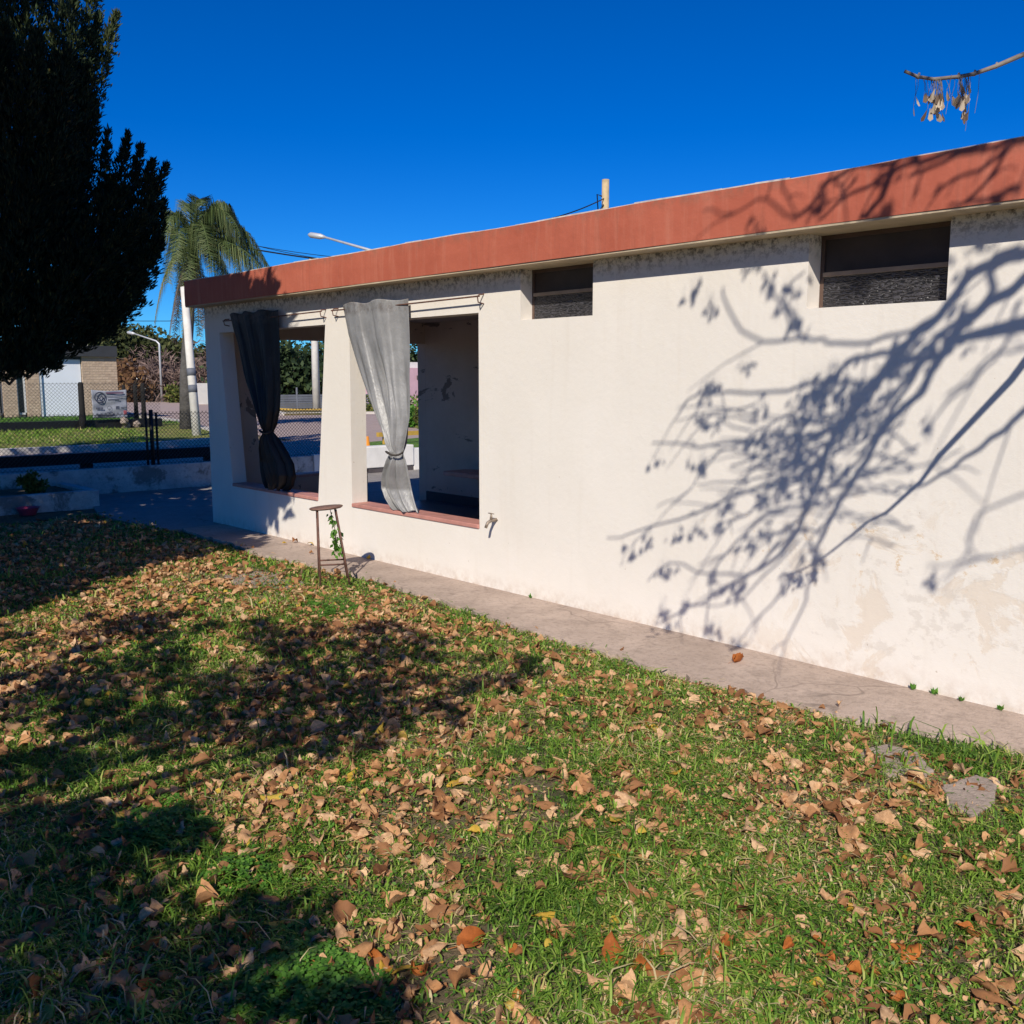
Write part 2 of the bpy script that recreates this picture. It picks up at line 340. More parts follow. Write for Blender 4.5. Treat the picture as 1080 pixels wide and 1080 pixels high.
M = dict(
    wall=wall_paint(), inner=inner_paint(), fascia=terracotta(),
    soffit=simple('soffit_plaster', (.50, .41, .29), .9, .2, 5, bmp=.5, bscale=30, bdist=.006),
    ceiling=simple('porch_ceiling_paint', (.55, .42, .33), .9, .2, 5),
    roofcap=simple('weathered_roof_edge', (.56, .52, .48), .9, .3, 12),
    sill=simple('pink_sill_tile', (.50, .23, .19), .6, .2, 9),
    bench=simple('pink_bench_slab', (.66, .38, .32), .6, .15, 9),
    porchfloor=simple('grey_porch_floor', (.13, .13, .15), .45, .2, 4),
    skirt=simple('dark_skirting_tile', (.09, .075, .075), .5, .2, 9),
    pave=concrete('pinkish_worn_concrete', (.36, .275, .225), (.54, .42, .35)),
    patio=concrete('patio_concrete', (.24, .22, .21), (.33, .30, .285)),
    slab=concrete('grey_flat_stone', (.27, .21, .175), (.42, .34, .285), False),
    yardwall=concrete('whitewashed_wall', (.42, .41, .41), (.66, .64, .61), False, .5),
    whitewall=simple('white_gate_wall_paint', (.80, .77, .73), .8, .08, 6),
    brownwall=simple('brown_garden_wall', (.36, .23, .15), .9, .3, 6),
    soil=soil(), road=concrete('pink_road_concrete', (.37, .275, .245), (.46, .355, .315), False, .3),
    kerb=concrete('pale_kerb', (.55, .50, .45), (.68, .63, .57), False, .3),
    yellowkerb=simple('yellow_kerb_paint', (.62, .40, .08), .8, .2, 6),
    verge=verge_grass('verge_grass', (.13, .21, .02), (.27, .29, .05), (.46, .36, .13)),
    verge2=verge_grass('neighbour_lawn', (.08, .19, .014), (.13, .27, .02), (.19, .28, .035)),
    dryverge=verge_grass('dry_verge', (.13, .13, .04), (.22, .17, .08), (.30, .21, .12)),
    winframe=simple('brown_window_frame', (.10, .060, .045), .5, .2, 9), winbar=simple('tan_window_bar', (.34, .25, .18), .5, .2, 9),
    winpanel=simple('dark_window_panel', (.042, .028, .024), .45, .4, 4),
    glass=ribbed_glass(), black=simple('black_paint', (.009, .009, .010), .5, .2, 8), blackwood=simple('near_black_wood', (.008, .007, .007), .9, .4, 9),
    wire=simple('dark_fence_wire', (.05, .05, .05), .5, .2, 9, metal=.3, bmp=0), rust=simple('rusty_iron', (.13, .060, .042), .75, .5, 25, bmp=.4),
    rustlight=simple('rusty_seat_plate', (.20, .11, .085), .7, .4, 18, bmp=.4),
    brass=simple('dull_tap_metal', (.30, .24, .19), .5, .3, 30, metal=.5), cur_g=fabric('silver_grey_curtain', (.21, .207, .21), (.31, .306, .31), .42),
    cur_shade=fabric('shaded_curtain', (.009, .009, .010), (.018, .018, .020), .62), cord=simple('dark_cord', (.05, .04, .035), .8),  # far curtain's near-black tone holds the shade over it
    bark=simple('rough_grey_bark', (.12, .095, .075), .95, .4, 9, bmp=1, bscale=20, bdist=.03), twig=simple('grey_brown_twig_bark', (.20, .165, .14), .9, .3, 20, bmp=.5),
    palmbark=simple('palm_trunk_bark', (.085, .078, .072), .95, .35, 5, bmp=1, bscale=14, bdist=.03),
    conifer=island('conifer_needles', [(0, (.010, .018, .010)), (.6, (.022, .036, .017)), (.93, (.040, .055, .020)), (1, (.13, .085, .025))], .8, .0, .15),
    conifer_lit=island('sunlit_conifer_needles', [(0, (.025, .045, .02)), (.6, (.05, .075, .03)), (1, (.11, .12, .045))], .8, .1, .2),
    shade=island('evergreen_leaves', [(0, (.03, .05, .02)), (1, (.07, .10, .03))], .7, .0),
    grass=island('grass_blades', [(0, (.055, .13, .012)), (.3, (.12, .24, .022)), (.6, (.21, .355, .040)), (.84, (.32, .43, .075)), (.95, (.50, .45, .15)), (1, (.66, .53, .29))], .6, .3, .35, patch=1.6),
    straw=island('dead_straw_blades', [(0, (.28, .20, .10)), (1, (.62, .50, .30))], .8, .1),
    clover=island('clover_leaves', [(0, (.055, .16, .018)), (.6, (.095, .24, .026)), (1, (.16, .32, .05))], .5, .25, .4),
    leaf_b=leafmat('dry_brown_leaf', (.30, .11, .036), (.62, .33, .15), (.80, .54, .32)), leaf_y=leafmat('yellow_fallen_leaf', (.60, .34, .04), (.66, .46, .07), (.55, .36, .12)),
    leaf_o=leafmat('rust_orange_leaf', (.60, .20, .045), (.45, .13, .03), (.68, .29, .08)),
    litter=leafmat('leaf_litter', (.17, .062, .026), (.60, .30, .13), (.82, .55, .32)),
    frond=island('palm_leaflets', [(0, (.03, .055, .018)), (.6, (.09, .13, .04)), (1, (.20, .23, .09))], .55, .2), frond_y=island('yellowing_palm_leaflets', [(0, (.20, .19, .03)), (.6, (.32, .27, .05)), (1, (.45, .34, .08))], .6, .2),
    frond_d=island('dead_palm_leaflets', [(0, (.10, .075, .05)), (1, (.26, .20, .15))], .8, .1),
    pine=island('pine_foliage', [(0, (.022, .035, .012)), (.6, (.055, .070, .022)), (1, (.10, .105, .035))], .8, .1), bare=island('bare_twigs', [(0, (.085, .055, .048)), (.6, (.17, .115, .10)), (1, (.26, .18, .15))], .9, 0),
    rusttree=island('rust_foliage', [(0, (.07, .035, .02)), (.6, (.15, .075, .035)), (1, (.23, .13, .05))], .8, .1), hedge=island('hedge_leaves', [(0, (.05, .075, .015)), (.6, (.11, .14, .03)), (1, (.24, .21, .05))], .8, .15),
    darktree=island('dark_tree_leaves', [(0, (.014, .030, .012)), (.6, (.032, .058, .02)), (1, (.075, .105, .035))], .7, .1),
    samara=island('dry_winged_seeds', [(0, (.10, .06, .04)), (.35, (.22, .15, .10)), (.6, (.48, .38, .28)), (1, (.68, .58, .45))], .7, .2),
    whitepole=simple('white_painted_pole', (.66, .63, .58), .8, .12, 4), woodpole=simple('pale_wood_pole', (.50, .38, .22), .85, .3, 6), lamp=simple('galvanised_lamp', (.55, .56, .57), .45, .1, 5, metal=.3),
    stone=brickstone('stone_cladding', (.56, .43, .32), (.42, .31, .23), (.42, .32, .235), .24, .10), garage=simple('white_garage_panel', (.70, .74, .82), .6, .03, 3, bmp=0),
    darkroof=simple('charcoal_parapet', (.035, .038, .045), .7, .2, 2), alu=simple('aluminium_frame', (.55, .58, .62), .4, .1, 3), darkglass=simple('dark_glass', (.02, .028, .035), .12, .2, 2, bmp=0),
    banner=fabric('shaded_vinyl_banner', (.22, .235, .29), (.30, .315, .37), .6), ink=simple('banner_ink', (.04, .045, .08), .6, .1, bmp=0), redink=simple('banner_red_ink', (.32, .08, .10), .6, .1, bmp=0),  # banner grey is darkened to carry its shade
    maroonink=simple('banner_maroon_ink', (.12, .06, .11), .6, .1, bmp=0),
    carwhite=simple('white_car_paint', (.80, .80, .80), .3, .02, 2, bmp=0), carblue=simple('blue_car_paint', (.07, .17, .42), .3, .05, 2, bmp=0), tyre=simple('tyre_rubber', (.02, .02, .02), .9, .1, 5), redlamp=simple('tail_lamp_red', (.4, .02, .02), .3, .05, 5, bmp=0),
    pink=simple('pink_house_paint', (.64, .40, .46), .85, .08, 2), greyfence=simple('grey_slatted_fence', (.13, .14, .17), .7, .2, 2), tileroof=simple('red_tile_roof', (.30, .10, .06), .8, .2, 2), whitehouse=simple('white_house_wall', (.70, .68, .64), .8, .08, 2),
    pinkbowl=simple('pink_plastic', (.62, .07, .14), .35, .05, 5, bmp=0), orange=simple('orange_plastic', (.70, .26, .03), .5, .1, 5, bmp=0), yellowbar=simple('yellow_rail_paint', (.55, .33, .06), .6, .15, 5),
    rockwall=brickstone('rough_stone_wall', (.40, .32, .27), (.30, .24, .20), (.18, .14, .12), .35, .15), flower=simple('red_petals', (.6, .04, .03), .6, .1, bmp=0),
)

# ================================================================ SETTING
def sheet(name, poly, z, mt, skirt=0.0):
    pts = [(p[0], p[1], z) for p in poly]; mb = MB(); n = len(pts)
    a = sum(pts[i][0]*pts[(i+1)%n][1] - pts[(i+1)%n][0]*pts[i][1] for i in range(n))
    if a < 0: pts = pts[::-1]
    if skirt:
        mb.add(pts + [(p[0], p[1], z - skirt) for p in pts], [tuple(range(n))] + [(i, i+n, (i+1)%n+n, (i+1)%n) for i in range(n)])
    else: mb.add(pts, [tuple(range(n))])
    return tag(mb.build(name, mt), kind='structure')
# ground: gently uneven inside the yard, flat far off, to the horizon
gx = np.concatenate([[-900, -400, -150, -80, -40, -20], np.arange(-14, 6.01, .1), [12, 40, 150, 500]])
gy = np.concatenate([[-500, -150, -50, -20], np.arange(-9, 1.01, .1), [3, 6, 15, 40, 120, 400, 900]])
GX, GY = np.meshgrid(gx, gy, indexing='ij')
def hz(x, y):
    f = np.clip((-0.40 - y) / .5, 0, 1) * np.clip((y + 12) / 3, 0, 1) * np.clip((x + 13.2) / 1.0, 0, 1) * np.clip((6 - x) / 1, 0, 1)
    return f * (.018 * np.sin(1.7*x + .6*y) * np.sin(1.3*y - .8*x + 1) + .012 * np.sin(4.1*x + 2) * np.sin(3.7*y + .5) + .012)
GZ = hz(GX, GY)
V = np.stack([GX, GY, GZ], -1).reshape(-1, 3); ny = len(gy)
I = (np.arange(len(gx)-1)[:, None] * ny + np.arange(ny-1)[None]).ravel()
F = np.stack([I, I+ny, I+ny+1, I+1], 1)
tag(np_mesh('ground', V, F, M['soil'], smooth=True), kind='structure')

# pavement along the wall with a worn irregular edge, patio at the far end
EX = [-13, -9, -7.7, -6.9, -6.17, -5, -3.85, -2.5, -1.9, -1.4, -.5, 5]; EY = [-.50, -.50, -.57, -.50, -.43, -.56, -.66, -.68, -.58, -.44, -.42, -.45]
edge = []
x = -9.7
while x < 5:
    edge.append((x, float(np.interp(x, EX, EY)) - .02*math.sin(5.3*x) - .012*math.sin(17*x) - random.uniform(-.015, .02))); x += .05
pv = edge + [(5, .02), (-9.7, .02)]
sheet('pavement', pv, .040, M['pave'], .06)
sheet('patio', [(-13.45, 6.2), (-13.45, -.45), (-12.2, -.50), (-11.4, -.72), (-10.6, -.70), (-9.7, -.62), (-9.7, 0.02), (-9.7, 6.2)], .034, M['patio'], .06)
# streets, kerbs and verges
sheet('road', [(-14.6, -60), (-22.3, -60), (-22.3, 8.2), (-300, 8.2+45), (-300, 75), (-41, 19.0), (-30, 60), (-14.6, 60)], .012, M['road'])
sheet('verge', [(-22.3, -60), (-22.3, 4.4), (-23.0, 6.2), (-24.6, 7.3), (-34, 10.0), (-33.6, 8.6), (-30.2, 7.6), (-30.2, -60)], .10, M['verge'], .10)
def kerb(name, pts, wd, z, mt):
    mb = MB(); pts = [np.array(p, float) for p in pts]
    L = []; Rr = []
    for i, p in enumerate(pts):
        t = pts[min(i+1, len(pts)-1)] - pts[max(i-1, 0)]; t /= np.linalg.norm(t); n = np.array([-t[1], t[0]]) * wd/2
        L.append(p+n); Rr.append(p-n)
    poly = L + Rr[::-1]
    return sheet(name, poly, z, mt, z)
kerb('kerb', [(-22.2, -60), (-22.2, 4.4), (-22.9, 6.3), (-24.5, 7.4), (-34, 10.1), (-90, 20.5)], .28, .14, M['kerb'])
sheet('lawn', [(-30.4, -30), (-30.4, 7.6), (-39, 9.9), (-39, -30)], .16, M['verge2'], .16)
sheet('verge', [(-38.0, 16.8), (-37, 21), (-36, 25), (-36, 40), (-60, 50), (-70, 30)], .10, M['dryverge'], .10)
kerb('kerb', [(-70, 29.6), (-38.2, 16.9), (-36.9, 21), (-35.9, 26)], .22, .125, M['kerb'])
kerb('kerb', [(-47.5, 19.4), (-41.2, 19.4), (-40.8, 21.2)], .35, .17, M['yellowkerb'])
sheet('verge', [(-23, 19.0), (-27, 17.4), (-34.5, 24.5), (-34, 45), (-18, 45)], .10, M['verge'], .10)
kerb('kerb', [(-22.8, 19.2), (-27, 17.2), (-34.8, 24.5)], .22, .13, M['kerb'])
sheet('lawn', [(-14.5, 5.6), (-19.2, 7.6), (-20.0, 10.5), (-18.5, 14), (-14.5, 13)], .09, M['verge2'], .09)
sheet('verge', [(-60, 22.0), (-62, 24.8), (-74, 27.6), (-90, 32), (-90, 60), (-70, 45)], .14, M['dryverge'], .1)

# ================================================================ THE BUILDING
bld = tag(empty('flat_roofed_building', (-4, 1.5, 0)), 'long low cream building with terracotta roof edge and open porch at its far end', 'building')
def front(a, b, d): return (a, d, b)
OPT = 2.085
plate('front_wall', [(-9.95, 0), (5, 0), (5, 2.45), (-9.95, 2.45)],
      [[(-9.44, .475), (-7.74, .475), (-7.54, OPT), (-9.62, OPT)], [(-7.17, .475), (-5.44, .475), (-5.44, OPT), (-7.155, OPT)],
       [(-4.99, 2.012), (-4.305, 2.012), (-4.305, 2.375), (-4.99, 2.375)], [(-2.76, 1.974), (-2.02, 1.974), (-2.02, 2.375), (-2.76, 2.375)]],
      front, .16, M['wall'], bld)
def endw(a, b, d): return (-9.95 + d, a, b)
plate('end_wall', [(.162, 0), (1.95, 0), (1.95, .475), (.53, .475), (.43, 2.045), (2.86, 2.045), (2.86, 0), (3.1, 0), (3.1, 2.45), (.162, 2.45)], [], endw, .158, M['inner'], bld)
mb = MB(); mb.box(-9.79, 5, 2.86, 3.02, 0, 2.45); mb.build('rear_wall', M['inner'], bld)
mb = MB(); mb.box(-5.30, -5.15, .162, 2.858, 0, 2.45); mb.build('partition_wall', M['inner'], bld)
mb = MB(); mb.box(4.84, 4.998, .162, 2.858, 0, 2.45); mb.build('side_wall', M['wall'], bld)
mb = MB(); mb.box(-9.80, -5.302, .165, 2.858, .03, .052); mb.build('porch_floor', M['porchfloor'], bld)
mb = MB(); mb.box(-9.785, -5.304, 2.845, 2.862, .052, .17); mb.build('skirting', M['skirt'], bld)
mb = MB(); mb.box(-9.785, -5.304, .165, 2.857, 2.30, 2.358); mb.build('porch_ceiling', M['ceiling'], bld)
# sills
for (x0, x1) in ((-9.437, -7.743), (-7.167, -5.443)):
    mb = MB(); mb.box(x0, x1, -.012, .178, .4755, .508); mb.build('window_sill', M['sill'], bld, bevel=.006)
mb = MB(); mb.box(-9.97, -9.775, .535, 1.955, .4755, .508); mb.build('parapet_cap', M['bench'], bld, bevel=.006)
mb = MB(); mb.box(-8.98, -6.2, 2.48, 2.858, .455, .510); mb.build('wall_bench', M['bench'], bld, bevel=.01)
# roof: terracotta band with a slightly wavy, weathered cap and a plaster drip underneath
RO = -.165; RX0 = -10.06
mb = MB(); n = 75; xs = np.linspace(RX0, 5.3, n)
topz = 2.628 + .004*np.sin(xs*3) + rng.uniform(-.002, .002, n); fy = RO + .003*np.sin(xs*1.7) + rng.uniform(-.001, .001, n)
vs = []
for i in range(n): vs += [(xs[i], fy[i], 2.374), (xs[i], fy[i] - .002, 2.50), (xs[i], fy[i], topz[i]), (xs[i], 3.3, topz[i]), (xs[i], 3.3, 2.374)]
fs = [(5*i+k, 5*(i+1)+k, 5*(i+1)+(k+1) % 5, 5*i+(k+1) % 5) for i in range(n-1) for k in range(5)] + [(0,1,2,3,4), tuple(5*(n-1)+k for k in (4,3,2,1,0))]
mb.add(vs, fs); roof = mb.build('roof', M['fascia'], bld)
mb = MB(); mb.box(RX0+.004, 5.29, RO+.006, 3.29, 2.362, 2.376); mb.build('soffit', M['soffit'], roof)
mb = MB()
for i in range(n-1):
    a, b = xs[i], xs[i+1]; za, zb = topz[i], topz[i+1]
    j = rng.uniform(0, .006)
    mb.add([(a, fy[i]+.004, za-.004), (b, fy[i+1]+.004, zb-.004), (b, fy[i+1]+.004, zb+.004+j), (a, fy[i]+.004, za+.004+j), (b, .3, zb+.004+j), (a, .3, za+.004+j)], [(0,1,2,3), (3,2,4,5)])
mb.build('roof_edge', M['roofcap'], roof)
# ventilation windows
def vent(x0, x1, z0, zt, mid, yd):
    mb = MB(); t = .022; y0, y1 = yd, yd+.03
    mb.box(x0, x0+t, y0, y1, z0, zt); mb.box(x1-t, x1, y0, y1, z0, zt)
    mb.box(x0+t, x1-t, y0, y1, z0, z0+.006); mb.box(x0+t, x1-t, y0, y1, zt-t, zt)
    w_ = mb.build('window', M['winframe'], bld)
    mb = MB(); mb.box(x0+t, x1-t, y0-.012, y1-.002, mid-.011, mid+.011); mb.build('window_bar', M['winbar'], w_)
    mb = MB(); mb.box(x0+t, x1-t, y0+.008, y0+.014, mid+.011, zt-t); mb.build('dark_pane', M['winpanel'], w_)
    mb = MB(); mb.box(x0+t, x1-t, y0+.002, y0+.010, z0+.006, mid-.011); mb.build('ribbed_pane', M['glass'], w_)
vent(-4.988, -4.307, 2.014, 2.361, 2.190, .112)
vent(-2.758, -2.022, 1.976, 2.361, 2.156, .122)
# interior behind the vents is dark: the rooms are closed by the walls above
# curtain rods with brackets
for (x0, x1) in ((-9.40, -7.50), (-7.34, -5.36)):
    rod = empty('curtain_rod', ((x0+x1)/2, -.06, 2.19)); tag(rod, 'thin rusty curtain rod over the %s porch opening' % ('far' if x0 < -8 else 'near'), 'curtain rod')
    mb = MB(); mb.tube([(x0, -.06, 2.195), ((x0+x1)/2, -.062, 2.188), (x1, -.06, 2.197)], .006); mb.build('rod', M['rust'], rod)
    for xx in (x0+.02, x1-.02):
        mb = MB(); mb.tube([(xx, .002, 2.215), (xx, -.045, 2.21), (xx, -.062, 2.195), (xx, -.055, 2.155), (xx, .002, 2.145)], .005); mb.build('bracket', M['rust'], rod)

# ---------------------------------------------------------------- curtains
def interp(keys, z):
    ks = sorted(keys); zs = [k[0] for k in ks]
    return [float(np.interp(z, zs, [k[j] for k in ks])) for j in range(1, len(ks[0]))]
def curtain(name, rows, mt, label, nf, knot, Y0, skew=0):
    keys = []
    for (py, pl, pR) in rows:
        z0_ = wy(pl, py, Y0)[2]; yy = Y0 + (.075 * min(1, (knot - z0_)/.30) if z0_ < knot else 0)
        a = wy(pl, py, yy); b = wy(pR, py, yy); keys.append(((a[2]+b[2])/2, a[0], b[0]))
    zt = max(k[0] for k in keys); zb = max(.515, min(k[0] for k in keys))
    root = tag(empty(name, ((keys[0][1]+keys[0][2])/2, Y0, zb)), label, 'curtain')
    NU, NV = 170, 150; kz = knot; V = []
    def fold(p):      # flat panels with sharp returns between them
        s_ = math.sin(p); return math.copysign(abs(s_)**.55, s_)
    for j in range(NV+1):
        z = zt + (zb - zt) * j / NV; xl, xr = interp(keys, z); wd = xr - xl
        v_ = max(0, (zt - z)/(zt - kz)) if z > kz else 1
        amp = .012 + .030*v_ if z > kz else .034
        tight = math.exp(-((z - kz) / .05) ** 2)
        for i in range(NU+1):
            u = i / NU; uu = u + .03*math.sin(7*u + 1.5*z)
            ph = 2*math.pi*nf*uu + .5*math.sin(1.6*z + 3*u) + skew*3
            f_ = fold(ph)*(1-.45*v_) + .65*v_*math.sin(2.6*ph + 1) + .22*v_*math.sin(5.3*ph + 2*z)
            body = .040 * math.sin(math.pi*u) * (1 - .5*tight)
            if z < kz: body += .05 * math.sin(math.pi*u) * math.sin(math.pi*min(1, (kz - z)/(kz - zb)))
            sag = .022*math.exp(-((u-.62-.1*math.sin(3*z))/.10)**2)*math.exp(-((z-(zt*.45+kz*.55))/.16)**2)
            cr = .0045*math.sin(9*z + 11*u) * math.sin(8*u + 4*z)*(.4+v_)
            yc = Y0 + (.085*min(1, (kz - z)/.30) if z < kz else 0)
            y = yc - body - amp*f_*(1-.5*tight)*.85 - cr + sag*1.4
            if z > 1.12: y = min(y, -.012)
            hem = .010*math.sin(ph)*(1-j/8) if j < 8 else (.012*math.sin(1.3*ph)*(j-NV+10)/10 if j > NV-10 else 0)
            V.append((xl + wd*u + .25*amp*math.cos(ph), y, max(z + hem, .512)))
    I = (np.arange(NV)[:, None]*(NU+1) + np.arange(NU)[None]).ravel()
    F = np.stack([I, I+1, I+NU+2, I+NU+1], 1)
    o = np_mesh('cloth', V, F, mt, root, True)
    sm = o.modifiers.new('thick', 'SOLIDIFY'); sm.thickness = .003
    xl, xr = interp(keys, kz)
    c = ((xl+xr)/2, Y0-.03, kz); rx, ry = (xr-xl)/2+.014, .058
    mb = MB(); mb.tube([(c[0]+rx*math.cos(a), c[1]+ry*math.sin(a), c[2]+.012*math.sin(2*a)) for a in np.linspace(0, 2*math.pi, 20)], .008, cap=False)
    mb.build('tie', M['cord'], root, True)
    return root
curtain('curtain', [(318, 361, 430), (350, 367, 431), (380, 377, 431.5), (400, 384, 431), (420, 391, 431), (440, 399, 431), (460, 408, 428), (477, 414, 424.5),
    (490, 410.5, 429), (503, 406, 432), (515, 404.5, 434), (526, 408, 436.5), (535, 413, 439), (540, 417, 441)], M['cur_g'], 'sunlit silver grey curtain tied in below its middle at the near porch opening', 2, 1.0, -.055, -.03)
curtain('curtain', [(329, 242, 293), (345, 246, 293.5), (361, 251, 294), (402, 261, 294), (433, 272, 292), (446, 278, 289), (455, 280.5, 286.5), (463, 278, 292),
    (474, 276, 300), (488, 276, 308), (500, 277, 310), (510, 279, 307), (516, 282, 301)], M['cur_shade'], 'curtain in near-black shade tone gathered by a tie in the far porch opening', 3, 1.09, -.055)

# ---------------------------------------------------------------- tap on the wall
tap = tag(empty('garden_tap', (-5.25, 0, .55)), 'small metal tap sticking out of the cream wall right of the porch', 'tap')
mb = MB(); mb.tube([(-5.25, .01, .565), (-5.25, -.05, .565), (-5.25, -.085, .55), (-5.25, -.105, .515)], [.014, .013, .012, .011], 10); mb.lathe([(.022, 0), (.022, .004)], (-5.25, -.008, .565), 10); mb.build('spout', M['brass'], tap, True)
mb = MB(); mb.tube([(-5.25, -.05, .57), (-5.25, -.05, .615)], [.012, .006], 8); mb.tube([(-5.28, -.05, .617), (-5.22, -.05, .617)], .004, 6); mb.build('handle', M['brass'], tap, True)

# ================================================================ STOOL
ctr = np.array([-6.40, -.69, 0.0]); th_ = R(14)
rr = RT*math.cos(th_) + fwd_h*math.sin(th_); ff = -RT*math.sin(th_) + fwd_h*math.cos(th_)
topc = ctr + np.array([-.075, -.01, .60])
st = tag(empty('metal_stool', tuple(ctr)), 'rusty metal stool with thin round seat on the path before the porch', 'stool')
mb = MB(); prof = [(.0, -.008), (.118, -.010), (.130, -.002), (.132, .004), (.126, .008), (.0, .006)]
mb.lathe(prof, (0, 0, 0), 28); o = mb.build('seat', M['rustlight'], None, True)
o.parent = st; o.location = Vector(topc - ctr); o.rotation_euler = (R(3), R(-4), 0)
feet = []; 
for sx, sy in ((-1,-1), (1,-1), (1,1), (-1,1)):
    f_ = ctr + rr*.112*sx + ff*.112*sy + np.array([0,0,.012]); t_ = topc + rr*.070*sx + ff*.070*sy + np.array([0,0,-.008]); feet.append((f_, t_))
    mb = MB(); mb.tube([f_, t_], .0075, 8); mb.build('leg', M['rust'], st, True)
for i in range(4):
    a = feet[i]; b = feet[(i+1) % 4]; k = .27 + .02*(i % 2)
    mb = MB(); mb.tube([a[0]+(a[1]-a[0])*k, b[0]+(b[1]-b[0])*k], .0065, 6); mb.build('stretcher', M['rust'], st, True)

# ================================================================ FOLIAGE HELPERS
def rand_dirs(n):
    v = rng.normal(size=(n, 3)); return v / np.linalg.norm(v, axis=1, keepdims=True)
def leaf_quads(P, size, aspect=.5, D=None, jitter=.6):
    """rhombic leaves at points P; returns V, F"""
    n = len(P); size = np.broadcast_to(size, n) * rng.uniform(.6, 1.3, n)
    A = rand_dirs(n)
    if D is not None:
        A = D + A*jitter; A /= np.linalg.norm(A, axis=1, keepdims=True)
    B = np.cross(A, rand_dirs(n)); B /= (np.linalg.norm(B, axis=1, keepdims=True) + 1e-9)
    a = A * size[:, None]; b = B * (size * aspect)[:, None] * .5
    V = np.stack([P, P + a*.45 + b, P + a, P + a*.45 - b], 1).reshape(-1, 3)
    F = np.arange(n*4).reshape(-1, 4); return V, F
def in_poly(p, poly):
    x, y = p; c = False; n = len(poly); j = n-1
    for i in range(n):
        xi, yi = poly[i]; xj, yj = poly[j]
        if (yi > y) != (yj > y) and x < (xj-xi)*(y-yi)/(yj-yi)+xi: c = not c
        j = i
    return c
def crown_points(c, r, n, lobes=14, squash=.8):
    """leaf clumps spread through a crown's volume with gaps between them"""
    L = rand_dirs(lobes) * (rng.uniform(.35, .8, lobes)[:, None]) * np.array([r, r, r*squash]); lr = rng.uniform(.25, .5, lobes) * r
    k = rng.integers(0, lobes, n)
    return np.asarray(c) + L[k] + rand_dirs(n) * (lr[k] * rng.uniform(.55, 1.0, n)**.6)[:, None]
def tree(name, base, h, r, mt, label, cat='tree', n=1500, leaf=.3, group=None, trunk_r=.15, squash=.8, lobes=14, crown_c=None, bark='bark', asp=.6):
    base = np.array(base, float); root = tag(empty(name, tuple(base)), label, cat, group)
    cz = base + np.array([0, 0, h - r*squash*1.05]) if crown_c is None else np.array(crown_c)
    mb = MB(); mid = (base + cz)/2 + rng.uniform(-.1, .1, 3)*r*np.array([1,1,0])
    mb.tube([base - np.array([0,0,.05]), mid, cz], [trunk_r, trunk_r*.75, trunk_r*.4], 8)
    for k in range(7):
        d = rand_dirs(1)[0]; d[2] = abs(d[2])*.7; s_ = mid + (cz-mid)*rng.uniform(.2, 1); mb.tube([s_, s_ + d*r*.45, s_ + d*r*.85 + np.array([0,0,.1*r])], [trunk_r*.35, trunk_r*.2, trunk_r*.08], 5)
    mb.build('trunk', M[bark], root, True)
    P = crown_points(cz, r, n, lobes, squash); V, F = leaf_quads(P, leaf, asp); np_mesh('crown', V, F, mt, root)
    return root

# ================================================================ LAWN: grass, clover, leaves
yard_edge = lambda x: -.56 - .05*math.sin(2.1*x+1)
def scatter(n, dens_fn=None, zmax=.02):
    """random points on the lawn inside (a little beyond) the field of view"""
    out = []
    while len(out) < n:
        k = n * 4
        X = rng.uniform(-13.2, 1.5, k); Y = rng.uniform(-6.2, -.40, k)
        d = np.stack([X, Y, np.zeros(k)], 1) - CAM; z = d @ FW; px = 540 + FPX*(d@RT)/z; py = 540 - FPX*(d@UP)/z
        ok = (z > .8) & (px > -160) & (px < 1240) & (py < 1240)
        lim = np.interp(X, EX, EY) - .01 - np.where(X < -9.6, .12, 0)
        ok &= (Y < lim + rng.exponential(.05, k)*rng.integers(0, 2, k)) & ~((X < -11.6) & (Y > -1.75))
        if dens_fn is not None: ok &= rng.uniform(0, 1, k) < dens_fn(X, Y, z)
        out += list(np.stack([X, Y, hz(X, Y), z], 1)[ok])
    return np.array(out[:n])
def nz2(x, y, s, o=0):
    return (np.sin(s*x*1.3+o)*np.sin(s*y*1.1+o*2) + np.sin(s*.7*x+s*.9*y+o*3)*.8 + np.sin(s*2.1*x-s*1.7*y+o)*.5) / 2.3
bare_spots = [(-7.0, -1.12, .45), (-5.0, -1.3, .25), (-1.76, -.87, .17), (-1.39, -1.0, .17), (-2.6, -2.2, .2), (-.8, -2.6, .22), (-3.3, -2.9, .25), (-1.9,-3.2,.15)]
def grass_d(X, Y, z):
    d = np.clip((3.4/z)**1.3, .10, 1) * np.clip(.72 + .5*nz2(X, Y, 2.6, 1) + .45*nz2(X, Y, 7.5, 4) + .35*nz2(X, Y, 17, 2), .16, 1)
    for bx, by, br in bare_spots: d = d * np.clip(((X-bx)**2+(Y-by)**2)/br**2, .30 if by < -1.9 else .06, 1)
    return d
